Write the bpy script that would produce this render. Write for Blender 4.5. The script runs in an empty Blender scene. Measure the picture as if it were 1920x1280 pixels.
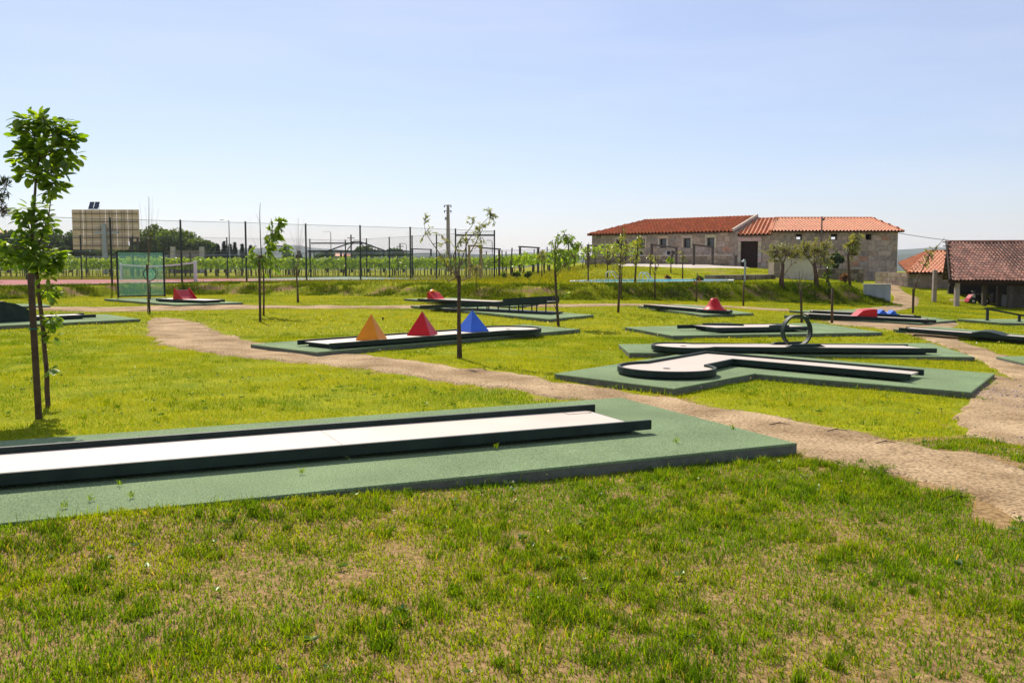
import bpy, math, random
import numpy as np
from mathutils import Vector, Matrix

# ------------------------------------------------------------------ camera, world, sun
scene = bpy.context.scene
COL = scene.collection
F_PX, HOR, CAM_H = 1800.0, 487.0, 1.9          # focal length in photo pixels, horizon row, eye height
PITCH = math.atan((640 - HOR) / F_PX)
cam_d = bpy.data.cameras.new('camera')
cam = bpy.data.objects.new('camera', cam_d); COL.objects.link(cam)
cam_d.sensor_width = 36.0; cam_d.lens = F_PX * 36 / 1920
cam_d.clip_start = 0.1; cam_d.clip_end = 20000
cam.location = (0, 0, CAM_H); cam.rotation_euler = (math.pi / 2 - PITCH, 0, 0)
scene.camera = cam

SUN_EL, SUN_AZ = math.radians(44), math.radians(-21.5)      # azimuth from +Y towards +X
sdir = Vector((math.sin(SUN_AZ) * math.cos(SUN_EL), math.cos(SUN_AZ) * math.cos(SUN_EL), math.sin(SUN_EL)))
world = bpy.data.worlds.new('World'); scene.world = world; world.use_nodes = True
wn = world.node_tree.nodes; wl = world.node_tree.links
bg = wn['Background']
sky = wn.new('ShaderNodeTexSky'); sky.sky_type = 'NISHITA'; sky.sun_disc = False
sky.sun_elevation = SUN_EL; sky.sun_rotation = SUN_AZ
sky.altitude = 100; sky.air_density = 1.05; sky.dust_density = 0.4; sky.ozone_density = 8.0
gain = wn.new('ShaderNodeMix'); gain.data_type = 'RGBA'; gain.blend_type = 'MULTIPLY'; gain.inputs['Factor'].default_value = 1
gain.inputs['B'].default_value = (1.12, 1.0, 1.0, 1); wl.new(sky.outputs[0], gain.inputs['A'])
# faint veils of thin high cloud, stretched along the horizon
wtc = wn.new('ShaderNodeTexCoord'); wmp = wn.new('ShaderNodeMapping'); wmp.inputs['Scale'].default_value = (2.2, 2.2, 16)
wnz = wn.new('ShaderNodeTexNoise'); wnz.inputs['Scale'].default_value = 1.6; wnz.inputs['Detail'].default_value = 7; wnz.inputs['Roughness'].default_value = .55
wl.new(wtc.outputs['Generated'], wmp.inputs['Vector']); wl.new(wmp.outputs[0], wnz.inputs['Vector'])
wrp = wn.new('ShaderNodeValToRGB'); wrp.color_ramp.elements[0].position = .42; wrp.color_ramp.elements[1].position = .78
wrp.color_ramp.elements[0].color = (.29, .29, .29, 1); wrp.color_ramp.elements[1].color = (.41, .41, .41, 1); wl.new(wnz.outputs['Fac'], wrp.inputs['Fac'])
veil = wn.new('ShaderNodeMix'); veil.data_type = 'RGBA'; veil.inputs['B'].default_value = (8.2, 8.0, 8.6, 1)
wl.new(wrp.outputs['Color'], veil.inputs['Factor']); wl.new(gain.outputs['Result'], veil.inputs['A'])
wl.new(veil.outputs['Result'], bg.inputs[0]); bg.inputs[1].default_value = 0.096
sl = bpy.data.lights.new('sun', 'SUN'); sl.energy = 5.0; sl.angle = math.radians(0.5); sl.color = (1.0, 0.90, 0.78)
so = bpy.data.objects.new('sun', sl); COL.objects.link(so)
so.rotation_euler = sdir.to_track_quat('Z', 'Y').to_euler(); so.location = (-40, 100, 90)
scene.view_settings.view_transform = 'Standard'; scene.view_settings.look = 'None'
scene.view_settings.exposure = 0.32; scene.view_settings.gamma = 1.0
scene.view_settings.use_curve_mapping = False

random.seed(7); rng = np.random.default_rng(11)
R = random.uniform

# ------------------------------------------------------------------ photo ray helpers
def ray(px, py):
    a = (px - 960) / F_PX; b = (640 - py) / F_PX
    return (a, math.cos(PITCH) + b * math.sin(PITCH), -math.sin(PITCH) + b * math.cos(PITCH))
def at(px, py, Y):
    d = ray(px, py); t = Y / d[1]
    return Vector((d[0] * t, Y, CAM_H + d[2] * t))

# ------------------------------------------------------------------ terrain
def smooth(t):
    t = np.clip(t, 0, 1); return t * t * (3 - 2 * t)
def low(x, y=None):
    x = np.minimum(np.asarray(x, float), 60)
    return -0.045 * 1.5 * np.log1p(np.exp((x - 4) / 1.5))
def solve(px, py, fn, dz=0.0, y0=2.0, y1=400.0):
    d = ray(px, py); prev = y0
    Y = y0
    while Y < y1:
        t = Y / d[1]
        if CAM_H + d[2] * t <= float(fn(d[0] * t, Y)) + dz: break
        prev = Y; Y *= 1.01
    a, b = prev, Y
    for _ in range(30):
        m = (a + b) / 2; t = m / d[1]
        if CAM_H + d[2] * t <= float(fn(d[0] * t, m)) + dz: b = m
        else: a = m
    t = b / d[1]
    return Vector((d[0] * t, b, CAM_H + d[2] * t))
def L(px, py, dz=0.0): return solve(px, py, low, dz)
_bb = [L(*q) for q in [(-300, 566), (0, 562), (205, 556), (330, 553), (460, 553), (600, 554), (800, 558), (920, 562), (1100, 563), (1300, 565), (1420, 566), (1550, 570), (1625, 572)]]
_bx = np.array([p.x for p in _bb]); _by = np.array([p.y for p in _bb])
_o = np.argsort(_bx); _bx = _bx[_o]; _by = _by[_o]
def yb(x): return np.interp(x, _bx, _by)
def terr(x, y):
    tz = np.interp(x, [-60, -22, -10, 0, 8, 19, 24, 30, 60], [.5, .55, .58, .62, .62, .45, .25, .1, .0])
    tz = tz - 0.3 * smooth((np.asarray(y, float) - 56) / 26) * smooth((2 - np.asarray(x, float)) / 5)
    hill = np.interp(x, [2, 8, 16, 20, 24, 29], [0, .85, .92, .75, .2, 0]) * smooth((np.asarray(y, float) - 58) / 17)
    return tz + hill
def H(x, y):
    x = np.asarray(x, float); y = np.asarray(y, float)
    lo = low(x); w = np.interp(x, [-60, 20, 22.5, 25, 60], [1.7, 1.9, 5, 22, 24])
    s = smooth((y - yb(x)) / w)
    fa_ = (x + 3.49) * .413 - (y - 6.42) * .911         # soil heaped against the near slab's front left edge
    return lo + (terr(x, y) - lo) * s + .10 * smooth((.6 - x) / 3.6) * np.exp(-((fa_ - .12) / .42) ** 2)
def G(px, py, dz=0.0): return solve(px, py, H, dz)
def Hz(x, y): return float(H(x, y))

def vnoise(x, y, seed=0):
    xi = np.floor(x).astype(np.int64); yi = np.floor(y).astype(np.int64)
    fx = x - xi; fy = y - yi; fx = fx * fx * (3 - 2 * fx); fy = fy * fy * (3 - 2 * fy)
    def h(a, b):
        n = (a * 374761393 + b * 668265263 + seed * 1442695041) & 0x7fffffff
        n = ((n ^ (n >> 13)) * 1274126177) & 0x7fffffff
        return ((n ^ (n >> 16)) & 0xffff) / 65535.0
    return (h(xi, yi) * (1 - fx) + h(xi + 1, yi) * fx) * (1 - fy) + (h(xi, yi + 1) * (1 - fx) + h(xi + 1, yi + 1) * fx) * fy
def fbm(x, y, seed=0, octv=3):
    x = np.asarray(x, float); y = np.asarray(y, float)
    s = 0; a = .5; t = 0
    for i in range(octv):
        s = s + a * vnoise(x, y, seed + i); t += a; a *= .5; x = x * 2.03 + 11.3; y = y * 2.03 + 5.7
    return s / t

# ------------------------------------------------------------------ materials
MATS = {}
def nodes_of(m):
    m.use_nodes = True; return m.node_tree.nodes, m.node_tree.links
def pmat(name, col, rough=.7, var=.15, scale=6, bump=0., bscale=60, metal=0., attr=False, spec=.3, detail=4, col2=None):
    """base colour varied by noise; optional multiply by the per-piece colour attribute"""
    m = bpy.data.materials.new(name); n, l = nodes_of(m); b = n['Principled BSDF']
    b.inputs['Roughness'].default_value = rough; b.inputs['Metallic'].default_value = metal
    b.inputs['Specular IOR Level'].default_value = spec
    tc = n.new('ShaderNodeTexCoord')
    nz = n.new('ShaderNodeTexNoise'); nz.inputs['Scale'].default_value = scale; nz.inputs['Detail'].default_value = detail
    l.new(tc.outputs['Object'], nz.inputs['Vector'])
    cr = n.new('ShaderNodeValToRGB')
    c2 = col2 or tuple(min(1, c * (1 + var)) for c in col)
    c1 = col if col2 else tuple(c * (1 - var) for c in col)
    cr.color_ramp.elements[0].position = .3; cr.color_ramp.elements[1].position = .7
    cr.color_ramp.elements[0].color = (*c1, 1); cr.color_ramp.elements[1].color = (*c2, 1)
    l.new(nz.outputs['Fac'], cr.inputs['Fac'])
    out = cr.outputs['Color']
    if attr:
        at_ = n.new('ShaderNodeAttribute'); at_.attribute_name = 'tint'
        mx = n.new('ShaderNodeMix'); mx.data_type = 'RGBA'; mx.blend_type = 'MULTIPLY'; mx.inputs['Factor'].default_value = 1
        l.new(out, mx.inputs['A']); l.new(at_.outputs['Color'], mx.inputs['B']); out = mx.outputs['Result']
    l.new(out, b.inputs['Base Color'])
    if bump:
        n2 = n.new('ShaderNodeTexNoise'); n2.inputs['Scale'].default_value = bscale; n2.inputs['Detail'].default_value = 3
        l.new(tc.outputs['Object'], n2.inputs['Vector'])
        bp = n.new('ShaderNodeBump'); bp.inputs['Strength'].default_value = bump; bp.inputs['Distance'].default_value = .02
        l.new(n2.outputs['Fac'], bp.inputs['Height']); l.new(bp.outputs['Normal'], b.inputs['Normal'])
    MATS[name] = m; return m
def leafmat(name, trans=.45, gloss=.06, mult=1.0):
    m = bpy.data.materials.new(name); n, l = nodes_of(m)
    for x in list(n):
        if x.type != 'OUTPUT_MATERIAL': n.remove(x)
    out = n['Material Output']
    a = n.new('ShaderNodeAttribute'); a.attribute_name = 'tint'
    d = n.new('ShaderNodeBsdfDiffuse'); t = n.new('ShaderNodeBsdfTranslucent'); g = n.new('ShaderNodeBsdfGlossy')
    g.inputs['Roughness'].default_value = .4; g.inputs['Color'].default_value = (.9, .95, .8, 1)
    hs = n.new('ShaderNodeMix'); hs.data_type = 'RGBA'; hs.blend_type = 'MULTIPLY'; hs.inputs['Factor'].default_value = 1
    hs.inputs['B'].default_value = (1.65 * mult, 1.45 * mult, .3 * mult, 1)
    l.new(a.outputs['Color'], hs.inputs['A'])
    l.new(a.outputs['Color'], d.inputs['Color']); l.new(hs.outputs['Result'], t.inputs['Color'])
    m1 = n.new('ShaderNodeMixShader'); m1.inputs[0].default_value = trans
    l.new(d.outputs[0], m1.inputs[1]); l.new(t.outputs[0], m1.inputs[2])
    m2 = n.new('ShaderNodeMixShader'); m2.inputs[0].default_value = gloss
    l.new(m1.outputs[0], m2.inputs[1]); l.new(g.outputs[0], m2.inputs[2]); l.new(m2.outputs[0], out.inputs['Surface'])
    MATS[name] = m; return m

pmat('turf_felt', (.205, .29, .15), .95, .17, .9, .8, 90, spec=.1, detail=10)
def speckle_turf(m):
    n, l = m.node_tree.nodes, m.node_tree.links; b = n['Principled BSDF']
    src = b.inputs['Base Color'].links[0].from_socket
    tc = [x for x in n if x.type == 'TEX_COORD'][0]
    nz = n.new('ShaderNodeTexNoise'); nz.inputs['Scale'].default_value = 85; nz.inputs['Detail'].default_value = 2
    l.new(tc.outputs['Object'], nz.inputs['Vector'])
    cr = n.new('ShaderNodeValToRGB'); cr.color_ramp.elements[0].position = .35; cr.color_ramp.elements[1].position = .65
    cr.color_ramp.elements[0].color = (.6, .62, .6, 1); cr.color_ramp.elements[1].color = (1.35, 1.3, 1.3, 1)
    l.new(nz.outputs['Fac'], cr.inputs['Fac'])
    mx = n.new('ShaderNodeMix'); mx.data_type = 'RGBA'; mx.blend_type = 'MULTIPLY'; mx.inputs['Factor'].default_value = 1
    l.new(src, mx.inputs['A']); l.new(cr.outputs['Color'], mx.inputs['B']); l.new(mx.outputs['Result'], b.inputs['Base Color'])
speckle_turf(MATS['turf_felt'])
pmat('concrete', (.13, .14, .11), .9, .2, 8, .4, 60)
pmat('lane_white', (.575, .50, .415), .55, .075, .8, .05, 30, spec=.25)
pmat('rail_green', (.012, .026, .019), .6, .35, 5, .08, 40, spec=.3)
pmat('dark_steel', (.012, .016, .016), .5, .2, 8, spec=.4)
pmat('black_hole', (.004, .004, .004), .9, .1)
pmat('seam', (.30, .26, .20), .9, .2)
pmat('yellow_paint', (.80, .27, .004), .45, .06, 3, .03, 40)
pmat('red_paint', (.52, .008, .010), .42, .08, 3, .03, 40)
pmat('pink_paint', (.50, .05, .06), .4, .1, 3, .03, 40)
pmat('blue_paint', (.035, .135, .60), .4, .08, 3, .03, 40)
pmat('stake_wood', (.075, .048, .028), .85, .3, 9, .5, 50)
pmat('bark', (.10, .062, .04), .9, .3, 14, .6, 60)
pmat('bark_grey', (.06, .045, .032), .9, .3, 14, .6, 60)
pmat('twig', (.17, .125, .08), .9, .2, 10)
pmat('tie_green', (.02, .16, .10), .6)
pmat('fence_steel', (.012, .02, .018), .5, .2, 10, spec=.4)
pmat('fence_wire', (.16, .19, .19), .6, .1, 10, metal=.2)
pmat('white_metal', (.62, .66, .66), .45, .08, 5)
pmat('court_red', (.36, .12, .10), .9, .1, 1.5, .2, 60)
pmat('court_green', (.20, .29, .22), .9, .1, 1.5, .2, 60)
pmat('line_white', (.72, .70, .66), .8, .08, 4)
pmat('stone', (.45, .355, .275), .92, .28, 3.5, .7, 22, attr=True, detail=6)
pmat('mortar', (.37, .30, .235), .95, .25, 3, .5, 20)
pmat('granite', (.55, .48, .39), .92, .2, 5, .4, 30, attr=True)
pmat('rubble', (.24, .20, .15), .95, .3, 4, .8, 18, attr=True)
pmat('tile', (.53, .18, .068), .6, .2, 5, .2, 40, attr=True, spec=.22)
pmat('tile_old', (.27, .135, .09), .85, .35, 4, .4, 40, attr=True)
pmat('dark_wood', (.035, .018, .012), .8, .3, 8, .4, 30)
pmat('grey_wood', (.085, .07, .058), .9, .3, 8, .5, 30)
pmat('warm_wood', (.36, .23, .08), .8, .2, 8, .3, 30)
pmat('window_frame', (.06, .035, .02), .6)
pmat('interior', (.16, .14, .12), .95)
pmat('cream_plaster', (.52, .47, .36), .9, .1, 2.2, .15, 25)
pmat('grey_plaster', (.30, .33, .34), .9, .15, 2.0, .15, 25)
pmat('pale_concrete', (.46, .44, .40), .9, .15, 4, .3, 30)
pmat('asphalt_pale', (.50, .44, .37), .95, .12, 1.0, .3, 60)
pmat('board_back', (.70, .52, .35), .8, .12, 1.5)
pmat('board_steel', (.16, .13, .11), .6, .2, 4)
pmat('solar_blue', (.03, .05, .09), .15, .1, 4, spec=.6)
pmat('galv', (.36, .38, .38), .4, .1, 6, metal=.6)
pmat('chrome', (.62, .64, .66), .18, .05, 6, metal=1.)
pmat('pole_concrete', (.34, .28, .26), .9, .15, 4)
pmat('coping', (.62, .66, .64), .7, .08, 4)
pmat('far_wall', (.5, .46, .42), .9, .1, 2)
pmat('hill_green', (.035, .06, .03), .95, .4, .004, detail=8)
pmat('pebble', (.34, .27, .22), .9, .3, 8, attr=True)
pmat('red_plastic', (.40, .02, .03), .4); pmat('black_rubber', (.012, .012, .012), .8)
pmat('shed_back_dark', (.05, .045, .04), .95, .3, 5)  # very dark brown-grey for the shed's back wall
leafmat('leaf'); leafmat('leaf_big', .6, .03, 1.05); leafmat('grass_blade', .5, .006)
# glass & water
m = bpy.data.materials.new('window_glass'); n, l = nodes_of(m); b = n['Principled BSDF']
b.inputs['Base Color'].default_value = (.02, .03, .04, 1); b.inputs['Roughness'].default_value = .05; b.inputs['Specular IOR Level'].default_value = .9
MATS['window_glass'] = m
m = bpy.data.materials.new('pool_water'); n, l = nodes_of(m); b = n['Principled BSDF']
b.inputs['Base Color'].default_value = (.03, .34, .46, 1); b.inputs['Roughness'].default_value = .15; b.inputs['IOR'].default_value = 1.03
tc = n.new('ShaderNodeTexCoord'); w_ = n.new('ShaderNodeTexNoise'); w_.inputs['Scale'].default_value = 3; bp = n.new('ShaderNodeBump'); bp.inputs['Strength'].default_value = .15
l.new(tc.outputs['Object'], w_.inputs['Vector']); l.new(w_.outputs['Fac'], bp.inputs['Height']); l.new(bp.outputs['Normal'], b.inputs['Normal'])
MATS['pool_water'] = m
# knitted net: fine woven mesh, mostly holes
def netmat(name, col, open_):
    m = bpy.data.materials.new(name); n, l = nodes_of(m)
    for x in list(n):
        if x.type != 'OUTPUT_MATERIAL': n.remove(x)
    d = n.new('ShaderNodeBsdfDiffuse'); d.inputs[0].default_value = (*col, 1)
    t = n.new('ShaderNodeBsdfTransparent'); tl = n.new('ShaderNodeBsdfTranslucent'); tl.inputs[0].default_value = (*col, 1)
    a = n.new('ShaderNodeMixShader'); a.inputs[0].default_value = .5; l.new(d.outputs[0], a.inputs[1]); l.new(tl.outputs[0], a.inputs[2])
    tc = n.new('ShaderNodeTexCoord'); nz = n.new('ShaderNodeTexNoise'); nz.inputs['Scale'].default_value = 2.5
    l.new(tc.outputs['Object'], nz.inputs['Vector'])
    mr = n.new('ShaderNodeMapRange'); mr.inputs['To Min'].default_value = open_ - .12; mr.inputs['To Max'].default_value = open_ + .12
    l.new(nz.outputs['Fac'], mr.inputs['Value'])
    x = n.new('ShaderNodeMixShader'); l.new(mr.outputs[0], x.inputs[0]); l.new(a.outputs[0], x.inputs[1]); l.new(t.outputs[0], x.inputs[2])
    l.new(x.outputs[0], n['Material Output'].inputs['Surface']); MATS[name] = m
netmat('green_net', (.14, .38, .27), .70); netmat('dark_net', (.03, .05, .04), .55)

# ground sheet: short turf over sandy soil, mixed by the vertex attribute 'bare'
def ground_mat():
    m = bpy.data.materials.new('lawn_ground'); n, l = nodes_of(m); b = n['Principled BSDF']
    b.inputs['Roughness'].default_value = 1; b.inputs['Specular IOR Level'].default_value = .05
    tc = n.new('ShaderNodeTexCoord')
    def noise(s, d=5):
        z = n.new('ShaderNodeTexNoise'); z.inputs['Scale'].default_value = s; z.inputs['Detail'].default_value = d
        l.new(tc.outputs['Object'], z.inputs['Vector']); return z.outputs['Fac']
    def ramp(f, p0, c0, p1, c1):
        r = n.new('ShaderNodeValToRGB'); e = r.color_ramp.elements
        e[0].position = p0; e[1].position = p1; e[0].color = (*c0, 1); e[1].color = (*c1, 1); l.new(f, r.inputs['Fac']); return r.outputs['Color']
    g = ramp(noise(1.3), .3, (.16, .215, .006), .7, (.31, .315, .008))
    g2 = ramp(noise(25, 3), .35, (.6, .62, .5), .65, (1.3, 1.25, 1.2))
    mg = n.new('ShaderNodeMix'); mg.data_type = 'RGBA'; mg.blend_type = 'MULTIPLY'; mg.inputs['Factor'].default_value = 1
    l.new(g, mg.inputs['A']); l.new(g2, mg.inputs['B'])
    s = ramp(noise(22, 8), .3, (.165, .105, .045), .72, (.42, .28, .13))
    a = n.new('ShaderNodeAttribute'); a.attribute_name = 'bare'
    ad = n.new('ShaderNodeMath'); ad.operation = 'ADD'; l.new(a.outputs['Fac'], ad.inputs[0])
    sc = n.new('ShaderNodeMath'); sc.operation = 'MULTIPLY_ADD'; sc.inputs[1].default_value = 1.2; sc.inputs[2].default_value = -.6
    l.new(noise(4.5, 8), sc.inputs[0]); l.new(sc.outputs[0], ad.inputs[1])
    f = ramp(ad.outputs[0], .38, (0, 0, 0), .62, (1, 1, 1))
    mx = n.new('ShaderNodeMix'); mx.data_type = 'RGBA'; l.new(f, mx.inputs['Factor']); l.new(mg.outputs['Result'], mx.inputs['A']); l.new(s, mx.inputs['B'])
    l.new(mx.outputs['Result'], b.inputs['Base Color'])
    bp = n.new('ShaderNodeBump'); bp.inputs['Strength'].default_value = .35; bp.inputs['Distance'].default_value = .02
    l.new(noise(70, 6), bp.inputs['Height']); l.new(bp.outputs['Normal'], b.inputs['Normal'])
    MATS['lawn_ground'] = m
ground_mat()
def path_mat():
    m = bpy.data.materials.new('gravel_path'); n, l = nodes_of(m); b = n['Principled BSDF']
    b.inputs['Roughness'].default_value = 1; b.inputs['Specular IOR Level'].default_value = .05
    tc = n.new('ShaderNodeTexCoord')
    def noise(s, d=5):
        z = n.new('ShaderNodeTexNoise'); z.inputs['Scale'].default_value = s; z.inputs['Detail'].default_value = d
        l.new(tc.outputs['Object'], z.inputs['Vector']); return z.outputs['Fac']
    r = n.new('ShaderNodeValToRGB'); e = r.color_ramp.elements
    e[0].position = .32; e[1].position = .68; e[0].color = (.28, .20, .11, 1); e[1].color = (.54, .415, .25, 1)
    l.new(noise(1.1, 12), r.inputs['Fac'])
    r2 = n.new('ShaderNodeValToRGB'); e = r2.color_ramp.elements
    e[0].position = .33; e[1].position = .6; e[0].color = (.42, .39, .37, 1); e[1].color = (1.12, 1.08, 1.05, 1)
    l.new(noise(30, 10), r2.inputs['Fac'])
    mg = n.new('ShaderNodeMix'); mg.data_type = 'RGBA'; mg.blend_type = 'MULTIPLY'; mg.inputs['Factor'].default_value = 1
    l.new(r.outputs['Color'], mg.inputs['A']); l.new(r2.outputs['Color'], mg.inputs['B'])
    l.new(mg.outputs['Result'], b.inputs['Base Color'])
    bp = n.new('ShaderNodeBump'); bp.inputs['Strength'].default_value = .4; bp.inputs['Distance'].default_value = .015
    l.new(noise(80, 6), bp.inputs['Height']); l.new(bp.outputs['Normal'], b.inputs['Normal'])
    MATS['gravel_path'] = m
path_mat()

# ------------------------------------------------------------------ object helpers
OFF = {}
def props(o, label=None, cat=None, group=None, kind=None):
    if label: o['label'] = label
    if cat: o['category'] = cat
    if group: o['group'] = group
    if kind: o['kind'] = kind
    return o
def thing(name, label, cat, loc, group=None):
    o = bpy.data.objects.new(name, None); COL.objects.link(o); o.empty_display_size = .2
    o.location = loc; OFF[o.name] = Vector(loc); return props(o, label, cat, group)
class MB:
    def __init__(s): s.v = []; s.f = []; s.t = []; s.tint = (1, 1, 1)
    def vs(s, pts):
        i = len(s.v); s.v += [tuple(p) for p in pts]; s.t += [s.tint] * len(pts); return i
    def hexa(s, p):                       # 8 corners: bottom ccw, top ccw
        i = s.vs(p)
        s.f += [(i + 3, i + 2, i + 1, i), (i + 4, i + 5, i + 6, i + 7)] + [(i + k, i + (k + 1) % 4, i + 4 + (k + 1) % 4, i + 4 + k) for k in range(4)]
    def box(s, c, size, rz=0.0):
        cx, cy, cz = c; a, b_, h = size[0] / 2, size[1] / 2, size[2] / 2; ca, sa = math.cos(rz), math.sin(rz)
        q = [(cx + x * ca - y * sa, cy + x * sa + y * ca) for x, y in ((-a, -b_), (a, -b_), (a, b_), (-a, b_))]
        s.hexa([(x, y, cz - h) for x, y in q] + [(x, y, cz + h) for x, y in q])
    def beam(s, p, q, w, h=None):
        h = h or w; p = Vector(p); q = Vector(q); d = (q - p).normalized()
        up = Vector((0, 0, 1)) if abs(d.z) < .95 else Vector((0, 1, 0))
        a = d.cross(up).normalized() * (w / 2); b_ = a.cross(d).normalized() * (h / 2)
        s.hexa([p - a - b_, p + a - b_, q + a - b_, q - a - b_, p - a + b_, p + a + b_, q + a + b_, q - a + b_])
    def tube(s, pts, rad, n=6, cap=True):
        pts = [Vector(p) for p in pts]
        if not hasattr(rad, '__len__'): rad = [rad] * len(pts)
        rings = []
        for k, p in enumerate(pts):
            d = (pts[min(k + 1, len(pts) - 1)] - pts[max(k - 1, 0)]).normalized()
            up = Vector((0, 1, 0)) if abs(d.y) < .9 else Vector((1, 0, 0))
            a = d.cross(up).normalized(); b_ = d.cross(a)
            rings.append(s.vs([p + (a * math.cos(2 * math.pi * j / n) + b_ * math.sin(2 * math.pi * j / n)) * rad[k] for j in range(n)]))
        for k in range(len(rings) - 1):
            for j in range(n): s.f.append((rings[k] + j, rings[k] + (j + 1) % n, rings[k + 1] + (j + 1) % n, rings[k + 1] + j))
        if cap:
            s.f.append(tuple(rings[0] + j for j in range(n))[::-1]); s.f.append(tuple(rings[-1] + j for j in range(n)))
    def prism(s, bot, top):               # polygons of equal length
        k = len(bot); i = s.vs(bot); j = s.vs(top)
        s.f.append(tuple(range(i + k - 1, i - 1, -1))); s.f.append(tuple(range(j, j + k)))
        for a in range(k): s.f.append((i + a, i + (a + 1) % k, j + (a + 1) % k, j + a))
    def quad(s, pts): i = s.vs(pts); s.f.append(tuple(range(i, i + len(pts))))
    def build(s, name, mat, parent=None, smooth=False, label=None, bevel=0, kind=None):
        off = OFF[parent.name] if parent is not None else Vector((0, 0, 0))
        me = bpy.data.meshes.new(name)
        me.from_pydata([(x - off.x, y - off.y, z - off.z) for x, y, z in s.v], [], s.f); me.update()
        a = me.color_attributes.new('tint', 'FLOAT_COLOR', 'POINT')
        a.data.foreach_set('color', np.array([(*t, 1) for t in s.t], np.float32).ravel())
        me.materials.append(MATS[mat])
        if smooth: me.polygons.foreach_set('use_smooth', [True] * len(me.polygons))
        o = bpy.data.objects.new(name, me); COL.objects.link(o)
        if parent is not None: o.parent = parent
        OFF[o.name] = off
        if bevel:
            bv = o.modifiers.new('bevel', 'BEVEL'); bv.width = bevel; bv.segments = 2; bv.limit_method = 'ANGLE'
        return props(o, label, kind=kind)
def npmesh(name, mat, verts, tris, tint, parent=None, kind=None):
    off = OFF[parent.name] if parent is not None else Vector((0, 0, 0))
    verts = verts - np.array(off); nv, nt = len(verts), len(tris)
    me = bpy.data.meshes.new(name); me.vertices.add(nv); me.vertices.foreach_set('co', verts.astype(np.float32).ravel())
    me.loops.add(nt * 3); me.loops.foreach_set('vertex_index', tris.astype(np.int32).ravel())
    me.polygons.add(nt); me.polygons.foreach_set('loop_start', np.arange(0, nt * 3, 3, dtype=np.int32))
    me.update(calc_edges=True)
    a = me.color_attributes.new('tint', 'FLOAT_COLOR', 'POINT')
    a.data.foreach_set('color', np.concatenate([tint, np.ones((nv, 1))], 1).astype(np.float32).ravel())
    me.materials.append(MATS[mat]); o = bpy.data.objects.new(name, me); COL.objects.link(o)
    if parent is not None: o.parent = parent
    OFF[o.name] = off
    return props(o, kind=kind)
def copy_tree(o, loc, label=None, parent=None):
    c = o.copy(); COL.objects.link(c)
    if parent is not None: c.parent = parent
    else: c.location = loc
    if label: c['label'] = label
    OFF[c.name] = Vector(loc)
    for ch in list(o.children): copy_tree(ch, loc, None, c)
    return c

def inpoly(x, y, poly):
    c = np.zeros(x.shape, bool); k = len(poly)
    for i in range(k):
        x0, y0 = poly[i][0], poly[i][1]; x1, y1 = poly[(i + 1) % k][0], poly[(i + 1) % k][1]
        if y0 == y1: continue
        c ^= ((y0 > y) != (y1 > y)) & (x < (x1 - x0) * (y - y0) / (y1 - y0) + x0)
    return c

# ------------------------------------------------------------------ ground sheet
def geo(a, b, n): return list(np.geomspace(a, b, n))
ys = list(np.arange(-12, 3, 1.5)) + list(np.arange(3, 42, .35)) + list(np.arange(42, 64, .28)) + list(np.arange(64, 125, 1.0)) + geo(126, 6000, 30)
xs = [-x for x in geo(46, 4000, 22)][::-1] + list(np.arange(-45, 46, .42)) + geo(47, 4000, 22)
XX, YY = np.meshgrid(np.array(xs), np.array(ys))
ZZ = H(XX, YY)
lawn_z = (fbm(XX * .8, YY * .8, 3) - .5) * .05
onbank = np.clip(1 - np.abs((YY - yb(XX) - .95) / 1.1), 0, 1) * (XX < 23)
ZZ = ZZ + lawn_z * (YY < 60) + onbank * (fbm(XX * 1.7, YY * 1.7, 9) - .5) * .35
ZZ = np.where(YY > 160, ZZ - (YY - 160) * .012, ZZ)
nx, ny = len(xs), len(ys)
V = np.stack([XX.ravel(), YY.ravel(), ZZ.ravel()], 1)
ii = (np.arange(ny - 1)[:, None] * nx + np.arange(nx - 1)[None, :]).ravel()
T = np.concatenate([np.stack([ii, ii + 1, ii + nx + 1], 1), np.stack([ii, ii + nx + 1, ii + nx], 1)])
g = npmesh('ground', 'lawn_ground', V, T, np.ones((len(V), 3)), kind='structure')
g.data.polygons.foreach_set('use_smooth', [True] * len(g.data.polygons))
A_EDGE0, A_EDGE1 = L(0, 978, .12), L(1494, 830, .12)
def front_of_A(x, y):                      # metres towards the camera from the near slab's front edge
    d = (A_EDGE1 - A_EDGE0).to_2d().normalized()
    return (x - A_EDGE0.x) * d.y - (y - A_EDGE0.y) * d.x
fa = front_of_A(XX, YY)
patch = fbm(XX * .9, YY * .9, 21)
bare = np.where(fa > -.2, .80 + (patch - .5) * .6, .02 + (patch - .5) * .45)
bare = bare + onbank * (fbm(XX * .8, YY * 1.2, 33, 4) - .24) * 1.9
vine_ground = smooth((YY - 73) / 4) * (XX < 9) * smooth((-XX + 8) / 5)
bare = bare + vine_ground * .28 + (fbm(XX * .12, YY * .12, 5) > .62) * .1 * (YY > 60)
ba = g.data.attributes.new('bare', 'FLOAT', 'POINT'); ba.data.foreach_set('value', bare.astype(np.float32).ravel())

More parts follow.
